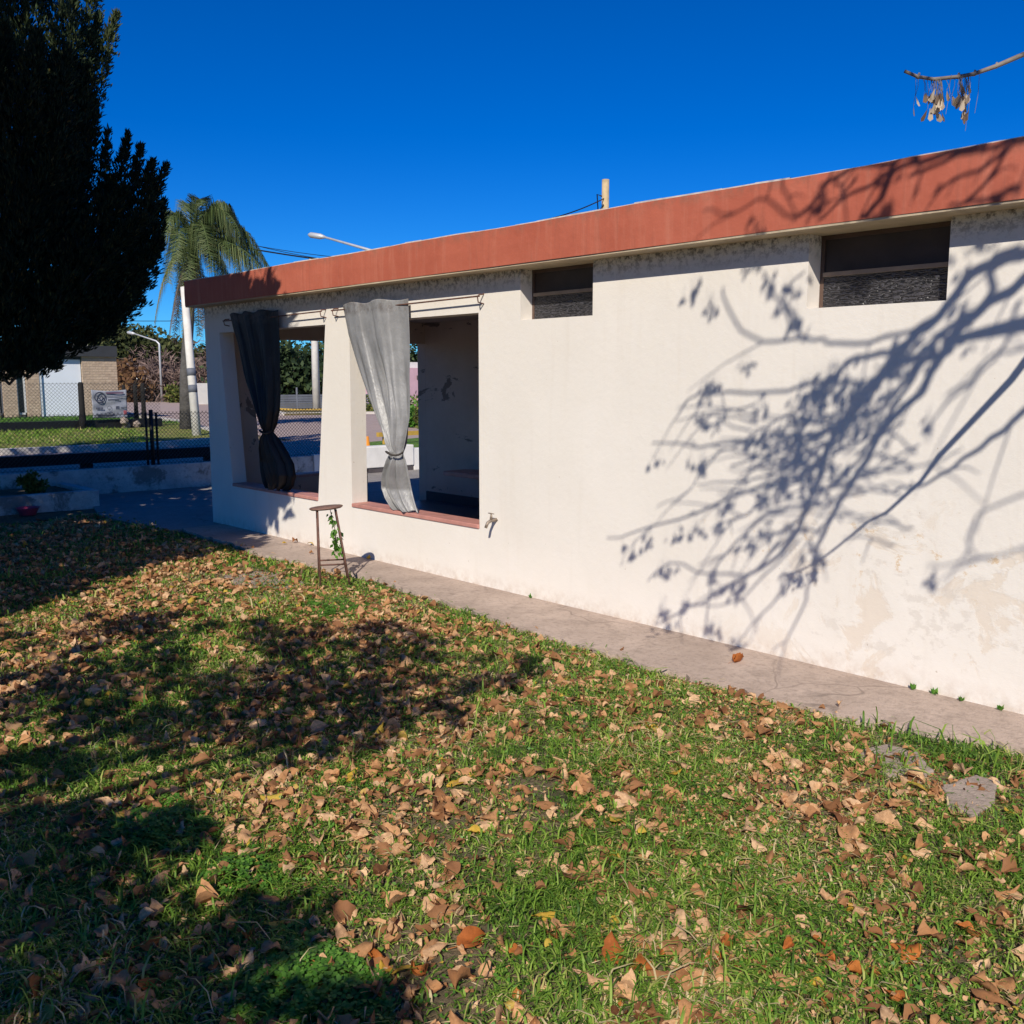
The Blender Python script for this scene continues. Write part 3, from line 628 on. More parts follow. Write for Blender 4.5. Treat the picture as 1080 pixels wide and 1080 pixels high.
def blades(P, hgt, wid, name, mt):
    n = len(P); zz = P[:, 3]
    far = np.clip(zz/4.0, 1, 3.0)
    h = hgt * rng.gamma(4, .25, n) * (1 + .45*nz2(P[:,0], P[:,1], 3, 2)) * np.where(rng.uniform(0,1,n) < .04, 1.9, 1)
    wd = wid * rng.uniform(.6, 1.4, n) * far
    a = rng.uniform(0, 2*math.pi, n); lean = rng.uniform(.25, 1.35, n)
    D = np.stack([np.cos(a), np.sin(a), np.zeros(n)], 1); S = np.stack([-np.sin(a + rng.normal(0,.5,n)), np.cos(a), np.zeros(n)], 1)
    b = P[:, :3] - np.array([0,0,.004]); U = np.array([0, 0, 1.])
    m1 = b + D*(h*lean*.30)[:, None] + U*(h*.55)[:, None]
    m2 = b + D*(h*lean*.85)[:, None] + U*(h*(.85 - .25*lean))[:, None]
    s = S*wd[:, None]*.5
    tip = b + D*(h*lean*1.35)[:, None] + U*(h*(.95 - .55*lean))[:, None]
    V = np.stack([b-s, b+s, m1+s, m1-s, m2+s*.75, m2-s*.75, tip+s*.08, tip-s*.08], 1).reshape(-1, 3)
    k = np.arange(n)[:, None]*8
    F = np.concatenate([k+np.array([[0,1,2,3]]), k+np.array([[3,2,4,5]]), k+np.array([[5,4,6,7]])])
    o = np_mesh(name, V, F, mt); return o
g = blades(scatter(230000, grass_d), .025, .0046, 'grass', M['grass']); tag(g, 'short green grass growing over the lawn', 'grass', kind='stuff')

# clover
def clover(cx, cy, rad, n, label):
    a = rng.uniform(0, 2*math.pi, n); r_ = rad*np.sqrt(rng.uniform(0, 1, n))*(1+.25*np.sin(3*a)+.15*np.sin(5*a+1)); X = cx+r_*np.cos(a)*1.15; Y = cy+r_*np.sin(a)
    H = hz(X, Y) + rng.uniform(.018, .05, n)*np.clip(1.3-r_/rad, .4, 1); Vs = []; Fs = []; c = 0
    for i in range(n):
        a0 = random.uniform(0, 6.28); s = random.uniform(.008, .0135); tl = rng.normal(0, .25, 2)
        for k in range(3):
            t = a0 + k*2.094; pts = [(0, 0), (.7, -.55), (1.25, -.35), (1.15, 0), (1.25, .35), (.7, .55)]
            for (u, v) in pts:
                x_ = s*(u*math.cos(t)-v*math.sin(t)); y_ = s*(u*math.sin(t)+v*math.cos(t))
                Vs.append((X[i]+x_, Y[i]+y_, H[i]+x_*tl[0]+y_*tl[1]+.15*abs(v)*s))
            Fs.append(tuple(range(c, c+6))); c += 6
    tag(np_mesh('clover', Vs, Fs, M['clover']), label, 'clover', kind='stuff')
p = gp(325, 1045); clover(p[0], p[1], .20, 1500, 'bright green clover patch at the bottom edge of the lawn')
p = gp(165, 885); clover(p[0], p[1], .19, 700, 'green clover patch in the shade on the left of the lawn')
p = gp(255, 930); clover(p[0], p[1], .13, 250, 'thin clover patch between the fallen leaves')
p = gp(340, 625); clover(p[0]+.5, p[1]-.25, .30, 900, 'low bright green weeds by the feet of the stool')

# a dry leaf: pointed oval with a heart base, folded along the midrib, curled
def leaf_mesh(seed, L=.07):
    r_ = random.Random(seed); nu, nv = 8, 6; V = []; F = []
    curl = r_.uniform(-2.4, 3.0); fold = r_.uniform(.0, 1.3); twist = r_.uniform(-1.6, 1.6); wv = r_.uniform(.10, .34); bite = r_.random() < .4; bu = r_.uniform(.2, .8); ph = r_.uniform(0, 6); wid = r_.uniform(.62, .95)
    for i in range(nu+1):
        u = i/nu; half = L*wid*.5*(math.sin(math.pi*min(1, u*1.0)**.68))*(1.0-.15*u) + .0006
        if i == 0: half = L*.05
        if bite: half *= 1 - .45*math.exp(-((u-bu)/.13)**2)
        half *= 1 + .07*math.sin(17*u+ph)
        ca = curl*(u-.4); xs_ = L*math.sin(ca)/curl if abs(curl) > .05 else L*(u-.4); zs_ = L*(1-math.cos(ca))/curl if abs(curl) > .05 else 0
        for j in range(nv+1):
            v = j/nv*2-1; y = half*v; z = zs_ + abs(y)*fold + twist*y*(u-.5) + wv*L*.35*math.sin(3.1*v+5*u+ph)*abs(v) + r_.uniform(-.0015, .0015)
            V.append((xs_ + r_.uniform(-.0015, .0015), y*math.cos(fold*.7) + (r_.uniform(-.003, .003) if abs(v) > .9 else 0), z))
    for i in range(nu):
        for j in range(nv): a = i*(nv+1)+j; F.append((a, a+1, a+nv+2, a+nv+1))
    # stalk
    c0 = V[nv//2]; s = len(V)
    V += [(c0[0], c0[1]-.0008, c0[2]), (c0[0], c0[1]+.0008, c0[2]), (c0[0]-L*.35, c0[1]+L*.06+.0006, c0[2]-.004), (c0[0]-L*.35, c0[1]+L*.06-.0006, c0[2]-.004)]; F.append((s, s+1, s+2, s+3))
    zc = np.mean([v[2] for v in V]); V = [(v[0], v[1], v[2]-zc) for v in V]
    return np.array(V), np.array(F)
LV = [leaf_mesh(k, .064) for k in range(40)]
def leaf_d(X, Y, z):
    d = np.clip(.62 + .40*nz2(X, Y, 1.7, 3) + .45*nz2(X, Y, 6, 1), .16, 1) * np.clip(.62 + (-X)*.06, .55, 1)
    near_wall = np.clip((-.5 - Y)/.6, .30, 1); return d*near_wall
LP = scatter(14000, leaf_d); LP = LP[np.argsort(LP[:, 3])]
def visible(p): x_, y_, z_ = pr(p[:3]); return 5 < x_ < 1075 and y_ < 1070
vis = [i for i in range(len(LP)) if visible(LP[i])][:300]; visset = set(vis)
def leaf_xf(p):
    rot = Matrix.Rotation(random.uniform(0, 6.28), 3, 'Z') @ Matrix.Rotation(random.gauss(0, .38), 3, 'X') @ Matrix.Rotation(random.gauss(0, .32), 3, 'Y')
    if random.random() < .4: rot = rot @ Matrix.Rotation(math.pi, 3, 'X')
    s = random.choice([.28, .35, .45, .55, .65, .8, .9, 1.0, 1.15, 1.3, 1.55]); return rot, s, Vector((p[0], p[1], p[2] + random.uniform(.010, .024)))
protos = {}
for key in ('b', 'o', 'y'):
    for k, (v, f_) in enumerate(LV):
        me = bpy.data.meshes.new('fallen_leaf'); me.from_pydata([tuple(q) for q in v], [], [tuple(map(int, q)) for q in f_]); me.update(); me.shade_smooth()
        me.materials.append(M['leaf_'+key]); protos[key, k] = me
lab = {'b': ('dry tan brown leaf lying in the near grass', 'dry tan leaves fallen on the near lawn'), 'o': ('rust red dry leaf lying in the near grass', 'rust red leaves fallen on the near lawn'),
       'y': ('yellow fallen leaf lying in the near grass', 'yellow leaves fallen on the near lawn')}
for i in vis:
    key = random.choices('boy', [.80, .17, .03])[0]
    o = bpy.data.objects.new('fallen_leaf', protos[key, random.randrange(len(LV))]); col.objects.link(o)
    rot, s, t = leaf_xf(LP[i]); o.matrix_world = Matrix.Translation(t) @ (rot * s).to_4x4()
    tag(o, lab[key][0], 'leaf', lab[key][1])
def litter_mesh(name, pts, mt, label, smin=0, kind='stuff'):
    Vs = []; Fs = []; c = 0
    for p in pts:
        v, f_ = LV[random.randrange(len(LV))]; rot, s, t = leaf_xf(p); s = max(s, smin)
        Vs.append(v @ (np.array(rot)*s).T + np.array(t)); Fs.append(f_ + c); c += len(v)
    o = np_mesh(name, np.concatenate(Vs), np.concatenate(Fs), mt, None, True); tag(o, label, 'leaves', kind=kind)
rest = [LP[i] for i in range(len(LP)) if i not in visset]
ry = [p for p in rest if random.random() < .025]; ids = set(id(p) for p in ry); rb = [p for p in rest if id(p) not in ids]
litter_mesh('leaf_litter', rb, M['litter'], 'carpet of dry brown leaves over the farther lawn')
litter_mesh('leaf_litter', ry, M['leaf_y'], 'scattered yellow leaves over the farther lawn')
# crumbs of broken leaf between the blades
CP = scatter(45000, lambda X, Y, z: np.clip(.4+.8*nz2(X, Y, 2.6, 5)+.5*nz2(X, Y, 9, 2), .05, 1)*np.clip((4.5/z)**1.0, .2, 1))
P3 = CP[:, :3] + np.array([0, 0, .008]); Dn = np.stack([rng.normal(size=len(P3)), rng.normal(size=len(P3)), rng.normal(0, .25, len(P3))], 1); Dn /= np.linalg.norm(Dn, axis=1, keepdims=True)
V, F = leaf_quads(P3, .020, .7, Dn, .2); tag(np_mesh('leaf_crumbs', V, F, M['litter']), 'crumbled leaf pieces between the grass blades', 'leaf crumbs', kind='stuff')

# low broad-leaved weeds and dead straw through the turf
WP = scatter(30000, lambda X, Y, z: np.clip(.3+.9*nz2(X, Y, 4.3, 7), .04, 1)*np.clip((4/z), .2, 1)); P3 = WP[:, :3] + np.array([0, 0, 1.])*rng.uniform(.006, .024, (len(WP), 1)); Dn = rng.normal(size=(len(P3), 3))*np.array([1, 1, .35]); Dn /= np.linalg.norm(Dn, axis=1, keepdims=True)
V, F = leaf_quads(P3, .014, .75, Dn, .2); tag(np_mesh('lawn_weeds', V, F, M['clover']), 'tiny broad leaved weeds spread through the turf', 'weeds', kind='stuff')
WP = scatter(15000, lambda X, Y, z: np.clip((4/z), .2, 1)); P3 = WP[:, :3] + np.array([0, 0, 1.])*rng.uniform(.004, .016, (len(WP), 1)); Dn = rng.normal(size=(len(P3), 3))*np.array([1, 1, .12]); Dn /= np.linalg.norm(Dn, axis=1, keepdims=True)
V, F = leaf_quads(P3, .045, .055, Dn, .1); tag(np_mesh('dead_straw', V, F, M['straw']), 'dead straw blades matted in the turf', 'straw', kind='stuff')
# leaves lying on the pavement, one by one
for (px, py, key, s, lb) in [(778, 697, 'o', 1.9, 'large curled orange brown leaf on the pavement against the wall'), (327, 575, 'y', 1.1, 'yellow leaf on the path beyond the stool'),
    (311, 572, 'b', 1.2, 'tan leaf on the path below the far sill'), (389, 590, 'y', .9, 'yellow leaf at the wall foot right of the stool'), (354, 609, 'b', 1.0, 'tan leaf under the stool'),
    (300, 574, 'y', .8, 'small yellow leaf at the foot of the porch wall'), (328, 584, 'b', .9, 'pale leaf on the path left of the stool'), (885, 745, 'b', .8, 'small tan leaf at the lawn edge near the wall'), (605, 688, 'y', .8, 'yellow leaf at the pavement edge in mid lawn')]:
    p = gp(px, py, .045); o = bpy.data.objects.new('fallen_leaf', protos[key, random.randrange(len(LV))]); col.objects.link(o)
    rot = Matrix.Rotation(random.uniform(0, 6.28), 3, 'Z') @ Matrix.Rotation(random.gauss(0, .1), 3, 'X'); o.matrix_world = Matrix.Translation(Vector(p) + Vector((0, 0, .018))) @ (rot*s).to_4x4()
    tag(o, lb, 'leaf')
# flat stones set in the grass
def stone(poly, z, name, label, mt):
    pp = []
    for i in range(len(poly)):
        a, b = np.array(poly[i]), np.array(poly[(i+1) % len(poly)])
        for t in (0, .25, .5, .75): pp.append(a+(b-a)*t + rng.normal(0, .006, 2))
    bm = bmesh.new(); vs = [bm.verts.new((q[0], q[1], z)) for q in pp]; f_ = bm.faces.new(vs)
    if f_.normal.z < 0: f_.normal_flip()
    f_.normal_update()
    r_ = bmesh.ops.extrude_face_region(bm, geom=[f_]); ev = [e for e in r_['geom'] if isinstance(e, bmesh.types.BMVert)]
    bmesh.ops.translate(bm, vec=(0, 0, -.06), verts=ev); bmesh.ops.recalc_face_normals(bm, faces=bm.faces)
    me = bpy.data.meshes.new(name); bm.to_mesh(me); bm.free(); o = link(name, me, mt); b = o.modifiers.new('b', 'BEVEL'); b.width = .010; b.segments = 3
    tag(o, label, 'stone'); return o
def pxpoly(pts, z=.03): return [gp(a, b, z)[:2] for a, b in pts]
stone(pxpoly([(903, 790), (935, 784), (968, 793), (985, 812), (975, 823), (940, 818), (908, 805)]), .030, 'flat_stone', 'flat grey paving stone in the grass, the left of the two by the wall', M['slab'])
stone(pxpoly([(994, 828), (1030, 817), (1055, 824), (1048, 848), (1025, 860), (1000, 850)]), .032, 'flat_stone', 'flat grey paving stone in the grass, nearest the right edge', M['slab'])
stone(pxpoly([(232, 604), (262, 598), (300, 603), (322, 612), (305, 622), (255, 616)]), .016, 'flat_stone', 'worn flat slab showing between leaves left of the stool', M['slab'])
stone(pxpoly([(256, 622), (285, 619), (303, 627), (290, 634), (262, 630)]), .016, 'flat_stone', 'smaller worn slab half covered by leaves in the lit corner', M['slab'])
# small weeds at the foot of the wall
for k, (px, lb) in enumerate([(963, 'tiny upright green sprout at the wall foot'), (985, 'small curled sprout beside the tiny upright one'), (1014, 'dark tuft of moss at the wall foot'), (1055, 'small green tuft at the wall foot by the right edge'), (560, 'small weed in the crack below the tap wall')]):
    z_ = wy(px, 553 + .243*(px-220), -.02); P = np.tile(np.array([z_[0], -.02, .042]), (14, 1)) + rng.normal(0, .006, (14, 3)) * np.array([1, .6, 0.2]); D = np.tile([0, -.2, 1.], (14, 1))
    V, F = leaf_quads(P, .030, .5, D, .6); tag(np_mesh('wall_weed', V, F, M['clover']), lb, 'weed')
# long coarse grass tufts by the stones
P = []
for (px, py) in [(950, 812), (1000, 800), (1040, 812), (920, 775), (860, 840), (690, 720)]:
    c = gp(px, py); P.append(np.tile([c[0], c[1], 0.01, 3.2], (18, 1)) + np.concatenate([rng.normal(0, .05, (18, 2)), np.zeros((18, 2))], 1))
o = blades(np.concatenate(P), .075, .008, 'long_grass', M['grass']); tag(o, 'longer coarse grass blades around the flat stones', 'grass', kind='stuff')

# leafy vine hanging beneath the stool seat
vine = empty('hanging_vine', (topc[0]+.03, topc[1], .2)); tag(vine, 'green leafy sprig dangling under the stool seat', 'vine')
vt = topc + RT*.03 + np.array([0, 0, -.012]); vb = vt + RT*.055 + np.array([0, 0, -.34])
mb = MB(); mb.tube([vt, vt+(vb-vt)*.5+RT*.01, vb], .003, 5); mb.build('stem', M['twig'], vine)
P = np.array([vt+(vb-vt)*t + rng.normal(0, .018 if t > .35 else .006, 3) for t in np.concatenate([rng.uniform(.08, .5, 22), rng.uniform(.5, 1, 90)])])
V, F = leaf_quads(P, .045, .6, np.tile([0, 0, -1.], (len(P), 1)), .8); np_mesh('leaves', V, F, M['clover'], vine)

# ================================================================ YARD END: low walls, fence, planter
mb = MB(); mb.box(-13.62, -13.46, -6, 3.4, 0, .385); y_ = -6
yw = tag(mb.build('yard_wall', M['yardwall'], None, bevel=.01), 'low shaded concrete wall closing the far end of the yard, under the wire fence', 'wall')
gw = tag(empty('white_gate_wall', (-13.5, 4.5, 0)), 'sunlit white low wall with stepped pier seen through the near opening', 'wall')
mb = MB(); mb.box(-13.64, -13.44, 3.41, 4.28, 0, .40); mb.build('low_section', M['whitewall'], gw, bevel=.01)
mb = MB(); mb.box(-13.68, -13.38, 4.29, 5.36, .12, .475); mb.build('tall_section', M['whitewall'], gw, bevel=.012)
mb = MB(); mb.box(-13.66, -13.40, 4.29, 5.36, 0, .119); mb.build('dark_base', M['skirt'], gw)
mb = MB(); mb.box(-13.64, -13.40, 5.37, 5.72, 0, .40); mb.build('end_pier', M['whitewall'], gw, bevel=.01)
rw = tag(empty('stone_garden_wall', (-13.5, 6.1, 0)), 'rough brown stone low wall with dark drainpipe beside the white pier', 'wall')
mb = MB(); mb.box(-13.66, -13.44, 5.73, 6.15, 0, .27); mb.build('stonework', M['rockwall'], rw)
mb = MB(); mb.tube([(-13.40, 6.02, .30), (-13.40, 6.02, .10), (-13.3, 5.98, .05), (-13.1, 5.8, .045)], .022, 8); mb.build('drainpipe', M['black'], rw, True)
tag(empty_o := empty('yellow_barrier', (-16.5, 7, 0)), 'yellow wooden rail on short posts beyond the white wall', 'barrier')
mb = MB(); mb.box(-18.6, -18.5, 8.2, 11.5, .27, .37); mb.build('rail', M['yellowbar'], empty_o)
for yy in (8.4, 9.8, 11.3):
    mb = MB(); mb.box(-18.59, -18.51, yy-.04, yy+.04, 0, .27); mb.build('post', M['yellowbar'], empty_o)
cone = tag(empty('orange_cone', (-13.9, 4.75, 0)), 'small orange cone top showing above the white wall', 'cone')
mb = MB(); mb.lathe([(.13, .0), (.13, .03), (.09, .035), (.03, .60), (.02, .60)], (-14.2, 4.95, 0), 14); mb.build('body', M['orange'], cone, True)
# planter at the left
pl = tag(empty('planter_box', (-12.4, -1.4, 0)), 'low whitewashed planter wall in the shaded far left corner', 'planter')
mb = MB(); mb.box(-12.32, -12.20, -4.2, -.42, 0, .235); mb.build('front_side', M['yardwall'], pl, bevel=.01)
mb = MB(); mb.box(-13.45, -12.325, -.54, -.42, 0, .235); mb.build('end_side', M['yardwall'], pl, bevel=.01)
mb = MB(); mb.box(-13.45, -12.325, -4.2, -.545, .05, .19); mb.build('soil_bed', M['soil'], pl)
for (c, r_, lb) in [((-12.8, -1.9, .55), .42, 'dark leafy shrub in the planter at the left edge'), ((-12.7, -1.05, .33), .16, 'small bush in the planter near its corner')]:
    root = tag(empty('planter_shrub', (c[0], c[1], .19)), lb, 'shrub'); P = crown_points(c, r_, 900, 8); V, F = leaf_quads(P, .06, .5); np_mesh('leaves', V, F, M['hedge'], root)
    mb = MB(); mb.tube([(c[0], c[1], .18), c], [.015, .008]); mb.build('stem', M['bark'], root)
bw = tag(empty('pink_bowl', (-12.05, -1.30, 0)), 'pink plastic bowl on the grass in front of the planter', 'bowl')
mb = MB(); mb.lathe([(.0, .012), (.075, .0), (.085, .0), (.125, .085), (.135, .09), (.120, .088), (.07, .015), (.0, .014)], (-12.05, -1.30, .02), 24); mb.build('body', M['pinkbowl'], bw, True)
# chain link
def chain(name, label, X, y0, y1, z0, z1, pitch, r_, posts, post_r, mtw='wire'):
    root = tag(empty(name, (X, (y0+y1)/2, z0)), label, 'fence'); h = z1 - z0; Vs = []; Fs = []; c = 0
    def seg(a, b):
        nonlocal c
        d = b-a; d /= np.linalg.norm(d); n = np.cross(d, [1, 0, 0])
        for q in (a, b):
            Vs.extend([q + n*r_, q - n*r_*.5 + np.array([r_*.87, 0, 0]), q - n*r_*.5 - np.array([r_*.87, 0, 0])])
        for k in range(3): Fs.append((c+k, c+(k+1)%3, c+3+(k+1)%3, c+3+k))
        c += 6
    y = y0 - h
    while y < y1:
        a0 = max(0, y0-y); a1 = min(h, y1-y)
        if a1 > a0: seg(np.array([X, y+a0, z0+a0]), np.array([X, y+a1, z0+a1])); seg(np.array([X+.004, y+a0, z1-a0]), np.array([X+.004, y+a1, z1-a1]))
        y += pitch
    for zz in (z0+.02, z1-.03): seg(np.array([X, y0, zz]), np.array([X, y1, zz]))
    np_mesh('wire_mesh', np.array(Vs), np.array(Fs), M[mtw], root)
    for py, pz, pr_ in posts:
        mb = MB(); mb.tube([(X-.02, py, z0-.0), (X-.02, py, pz)], pr_, 8); mb.build('post', M['black'], root, True)
    return root
tp = [wx(q, 470, -13.5)[1] for q in (157, 162.5, 168)]
chain('chain_link_fence', 'dark chain link fence standing on the low yard wall', -13.54, -5.5, 4.25, .385, 1.14, .056, .0030, [(tp[0], 1.13, .018), (tp[1], 1.17, .03), (tp[2], 1.13, .018), (-3.0, 1.15, .03)], .02)
gr = tag(empty('timber_guard_rail', (-15, 0, 0)), 'timber guard rail in near-black shade tone on short posts just beyond the wire fence', 'guard rail')
mb = MB(); mb.box(-15.06, -14.96, -6, 2.9, .335, .495); mb.build('rail', M['blackwood'], gr, bevel=.015)  # rail's near-black wood colour includes its shade
for yy in (-3.5, wx(93, 485, -15)[1], 2.4):
    mb = MB(); mb.box(-15.12, -15.062, yy-.09, yy+.09, 0, .40); mb.build('post', M['blackwood'], gr)

# ================================================================ NEIGHBOUR ACROSS THE STREET
HX = -39.0
def hy(px): return wx(px, 420, HX)[1]
def hz_(py, px=90): return wx(px, py, HX)[2]
hs_ = tag(empty('stone_faced_house', (HX-4, 5, 0)), 'low modern house with stone cladding, white garage door and charcoal roof band', 'house')
zr = hz_(376); zt = hz_(364.5)
mb = MB(); mb.box(HX-9, HX-.30, hy(-120), hy(124)-.02, 0, zr); mb.build('wall', M['whitehouse'], hs_)
for (a, b) in ((88.5, 125), (29, 42.5), (4, 18.5), (-120, -1)):
    mb = MB(); mb.box(HX-.298, HX, hy(a), hy(b), .1, zr-.002); mb.build('stone_pier', M['stone'], hs_)
mb = MB(); mb.box(HX-.295, HX-.10, hy(45.5), hy(87.8), .1, zr-.12)
gd = mb.build('garage_door', M['garage'], hs_)
mb = MB(); mb.box(HX-.299, HX-.02, hy(42.8), hy(45.3), .1, zr-.01); mb.build('door_jamb', M['alu'], hs_)
mb = MB(); mb.box(HX-.29, HX-.06, hy(45.5), hy(87.8), zr-.118, zr-.004); mb.build('lintel', M['darkroof'], hs_)
for (a, b) in ((19, 28.5), (-1, 4)):
    mb = MB(); y0, y1 = hy(a), hy(b); t = .05; mb.box(HX-.28, HX-.12, y0, y0+t, .35, zr-.01); mb.box(HX-.28, HX-.12, y1-t, y1, .35, zr-.01); mb.box(HX-.28, HX-.12, y0+t, y1-t, .28, .35)
    wf = mb.build('window', M['alu'], hs_); mb = MB(); mb.box(HX-.25, HX-.2, y0+t, y1-t, .352, zr-.012); mb.build('pane', M['darkglass'], wf)
rf = MB(); rf.box(HX-9.2, HX+.15, hy(-125), hy(124.6), zr, zt); rf.build('roof_band', M['darkroof'], hs_)
mb = MB(); mb.box(HX-3.4, HX-3.0, hy(112), hy(112)+.45, zt, zt+.75); mb.build('chimney', M['whitepole'], hs_)
# low wall coloured black for tree shade, posts, banner
lw = tag(empty('dark_boundary_wall', (-30.3, 3, 0)), 'low boundary wall blackened for tree shade on the verge before the stone house', 'wall')
mb = MB(); mb.box(-30.42, -30.22, -20, 8.0, 0, .36); mb.build('wall', M['black'], lw)
def dpost(name, X, px, ptop, r_, label):
    Y = wx(px, 440, X)[1]; z1 = wx(px, ptop, X)[2]; mb = MB(); mb.lathe([(r_*1.25, 0), (r_*1.2, .45), (r_, .6), (r_*.92, z1-.05), (r_*.6, z1)], (X, Y, 0), 10); tag(mb.build(name, M['blackwood'], None, True), label, 'post')
dpost('fence_post', -30.0, 87, 403, .085, 'thick black round topped post in front of the garage')
dpost('fence_post', -30.6, 152, 404, .07, 'black post standing by the road, right of the banner')
dpost('fence_post', -30.6, 144, 405, .065, 'black post just behind the right edge of the banner')
dpost('fence_post', -31.2, 132, 406, .05, 'thin dark post behind the top right of the banner')
#dpost('fence_post', -30.0, 2, 376, .13, 'dark trunk like post at the left edge of the street')
chain('neighbour_wire_fence', 'faint wire fence above the low dark wall across the street', -30.32, -4, 8.0, .36, 1.50, .11, .004, [], .02)
BXp = -30.1; by0, by1 = wx(97, 425, BXp)[1], wx(134, 425, BXp)[1]; bz0, bz1 = wx(110, 441, BXp)[2], wx(110, 411, BXp)[2]
bn = tag(empty('vinyl_banner', (BXp, by0, bz0)), 'printed banner, its grey darkened for shade, with a round emblem tied to the fence', 'banner')
V = []; N1, N2 = 30, 20
for i in range(N1+1):
    for j in range(N2+1):
        u, v = i/N1, j/N2; V.append((BXp + .02*math.sin(9*u+4*v) + .012*math.sin(17*v-6*u), by0+(by1-by0)*u, bz0+(bz1-bz0)*v - .04*math.sin(math.pi*u)*v))
I = (np.arange(N1)[:, None]*(N2+1)+np.arange(N2)[None]).ravel(); o = np_mesh('sheet', V, np.stack([I, I+N2+1, I+N2+2, I+1], 1), M['banner'], bn, True)
o.modifiers.new('s', 'SOLIDIFY').thickness = .004
bw_, bh = by1-by0, bz1-bz0
def bq(u0, u1, v0, v1, mt, nm='printed_line'):
    mb = MB(); mb.box(BXp+.036, BXp+.040, by0+bw_*u0, by0+bw_*u1, bz0+bh*v0, bz0+bh*v1); mb.build(nm, M[mt], bn)
# emblem ring with simple strokes inside, rows of print too small to read
def ring(cu, cv, r0, r1, su=1., mt='ink', nm='emblem'):
    mb = MB(); n = 28; vs = []
    for k in range(n):
        a = 2*math.pi*k/n
        for rr_ in (r0, r1): vs.append((BXp+.042, by0+bw_*cu+rr_*math.cos(a)*su, bz0+bh*cv+rr_*math.sin(a)))
    mb.add(vs, [(2*k, 2*k+1, (2*k+3) % (2*n), (2*k+2) % (2*n)) for k in range(n)]); return mb.build(nm, M[mt], bn)
em = ring(.22, .73, .135, .17)
mb = MB()
for (a, b) in (((.13, .80), (.20, .68)), ((.20, .68), (.26, .80)), ((.26, .80), (.31, .66)), ((.16, .62), (.28, .60))):
    mb.tube([(BXp+.044, by0+bw_*a[0], bz0+bh*a[1]), (BXp+.044, by0+bw_*b[0], bz0+bh*b[1])], .014, 5)
mb.build('emblem_strokes', M['ink'], bn)
bq(.40, .90, .855, .91, 'maroonink'); bq(.40, .96, .745, .76, 'ink')
for k in range(9): bq(.44+.037*k, .44+.037*k+.025, .63, .665, 'ink', 'printed_letter')
for k in range(5): bq(.10+.04*k, .10+.04*k+.028, .31, .38, 'ink', 'printed_letter')
ring(.47, .36, .05, .062); 
for k in range(3): bq(.66+.035*k, .66+.035*k+.02, .31, .42, 'ink', 'printed_letter')
for k in range(5): bq(.80+.036*k, .80+.036*k+.025, .35, .375, 'ink', 'printed_letter')
bq(.08, .80, .13, .145, 'ink'); bq(.12, .62, .06, .10, 'ink'); bq(.40, .56, .17, .20, 'ink'); bq(.87, .96, .12, .26, 'redink', 'red_mark')
bb = tag(empty('rubble_pile', (-30.0, wx(138, 445, -30)[1], 0)), 'small heap of grey stones at the foot of the banner', 'rubble')
for k in range(4):
    c = np.array([-30.0+rng.uniform(-.2, .2), wx(137, 445, -30)[1]+rng.uniform(-.35, .35), rng.uniform(.15, .35)]); bm = bmesh.new(); bmesh.ops.create_icosphere(bm, subdivisions=2, radius=.12)
    for v in bm.verts: v.co = v.co*random.uniform(.75, 1.15) + Vector(c)
    me = bpy.data.meshes.new('stone'); bm.to_mesh(me); bm.free(); link('stone', me, M['slab'], bb)

n = 34000; X = rng.uniform(-30.1, -22.5, n); Y = rng.uniform(-2, 6.8, n); ok = (Y < 4.4 + (-22.4-X)*.33) & (rng.uniform(0, 1, n) < .35 + .5*nz2(X, Y, 1.4, 2)); P3 = np.stack([X, Y, np.full(n, .10)], 1)[ok]
V, F = leaf_quads(P3, .10, .16, np.tile([0, 0, 1.], (len(P3), 1)), 1.1); tag(np_mesh('verge_grass', V, F, M['grass']), 'rough sunlit grass on the verge across the street', 'grass', kind='stuff')
n = 9000; X = rng.uniform(-38.9, -30.6, n); Y = rng.uniform(1, 9, n); V, F = leaf_quads(np.stack([X, Y, np.full(n, .16)], 1), .10, .2, np.tile([0, 0, 1.], (n, 1)), .9); tag(np_mesh('lawn_grass', V, F, M['clover']), 'bright green lawn before the stone faced house', 'grass', kind='stuff')
# ================================================================ POLES, LAMPS, CABLES
def polex(name, base, top, r0, r1, mt, label, cat='pole'):
    mb = MB(); mb.tube([base, (np.array(base)+np.array(top))/2, top], [r0, (r0+r1)/2, r1], 12); return tag(mb.build(name, M[mt], None, True), label, cat)
b0 = gp(208, 463); dz_ = b0 - CAM; D0 = dz_ @ FW
t0 = CAM + ray(194, 303) * D0 * 1.0
wp = tag(empty('white_utility_pole', tuple(b0)), 'leaning white painted utility pole in front of the palm trunk', 'pole')
mb = MB(); mb.tube([b0-np.array([0,0,.05]), t0], [.125, .095], 12); mb.build('shaft', M['whitepole'], wp, True)
for t in (.33, .44):
    c = b0 + (t0-b0)*t; d = (t0-b0)/np.linalg.norm(t0-b0); mb = MB(); mb.tube([c-d*.10, c+d*.10], .118, 12); mb.build('grey_band', M['greyfence'], wp, True)
b2 = gp(334, 434); D2 = (b2-CAM) @ FW; t2 = b2 + np.array([0, 0, 7.5])
polex('white_concrete_pole', b2, t2, .20, .15, 'whitepole', 'straight white pole seen through the far porch opening')
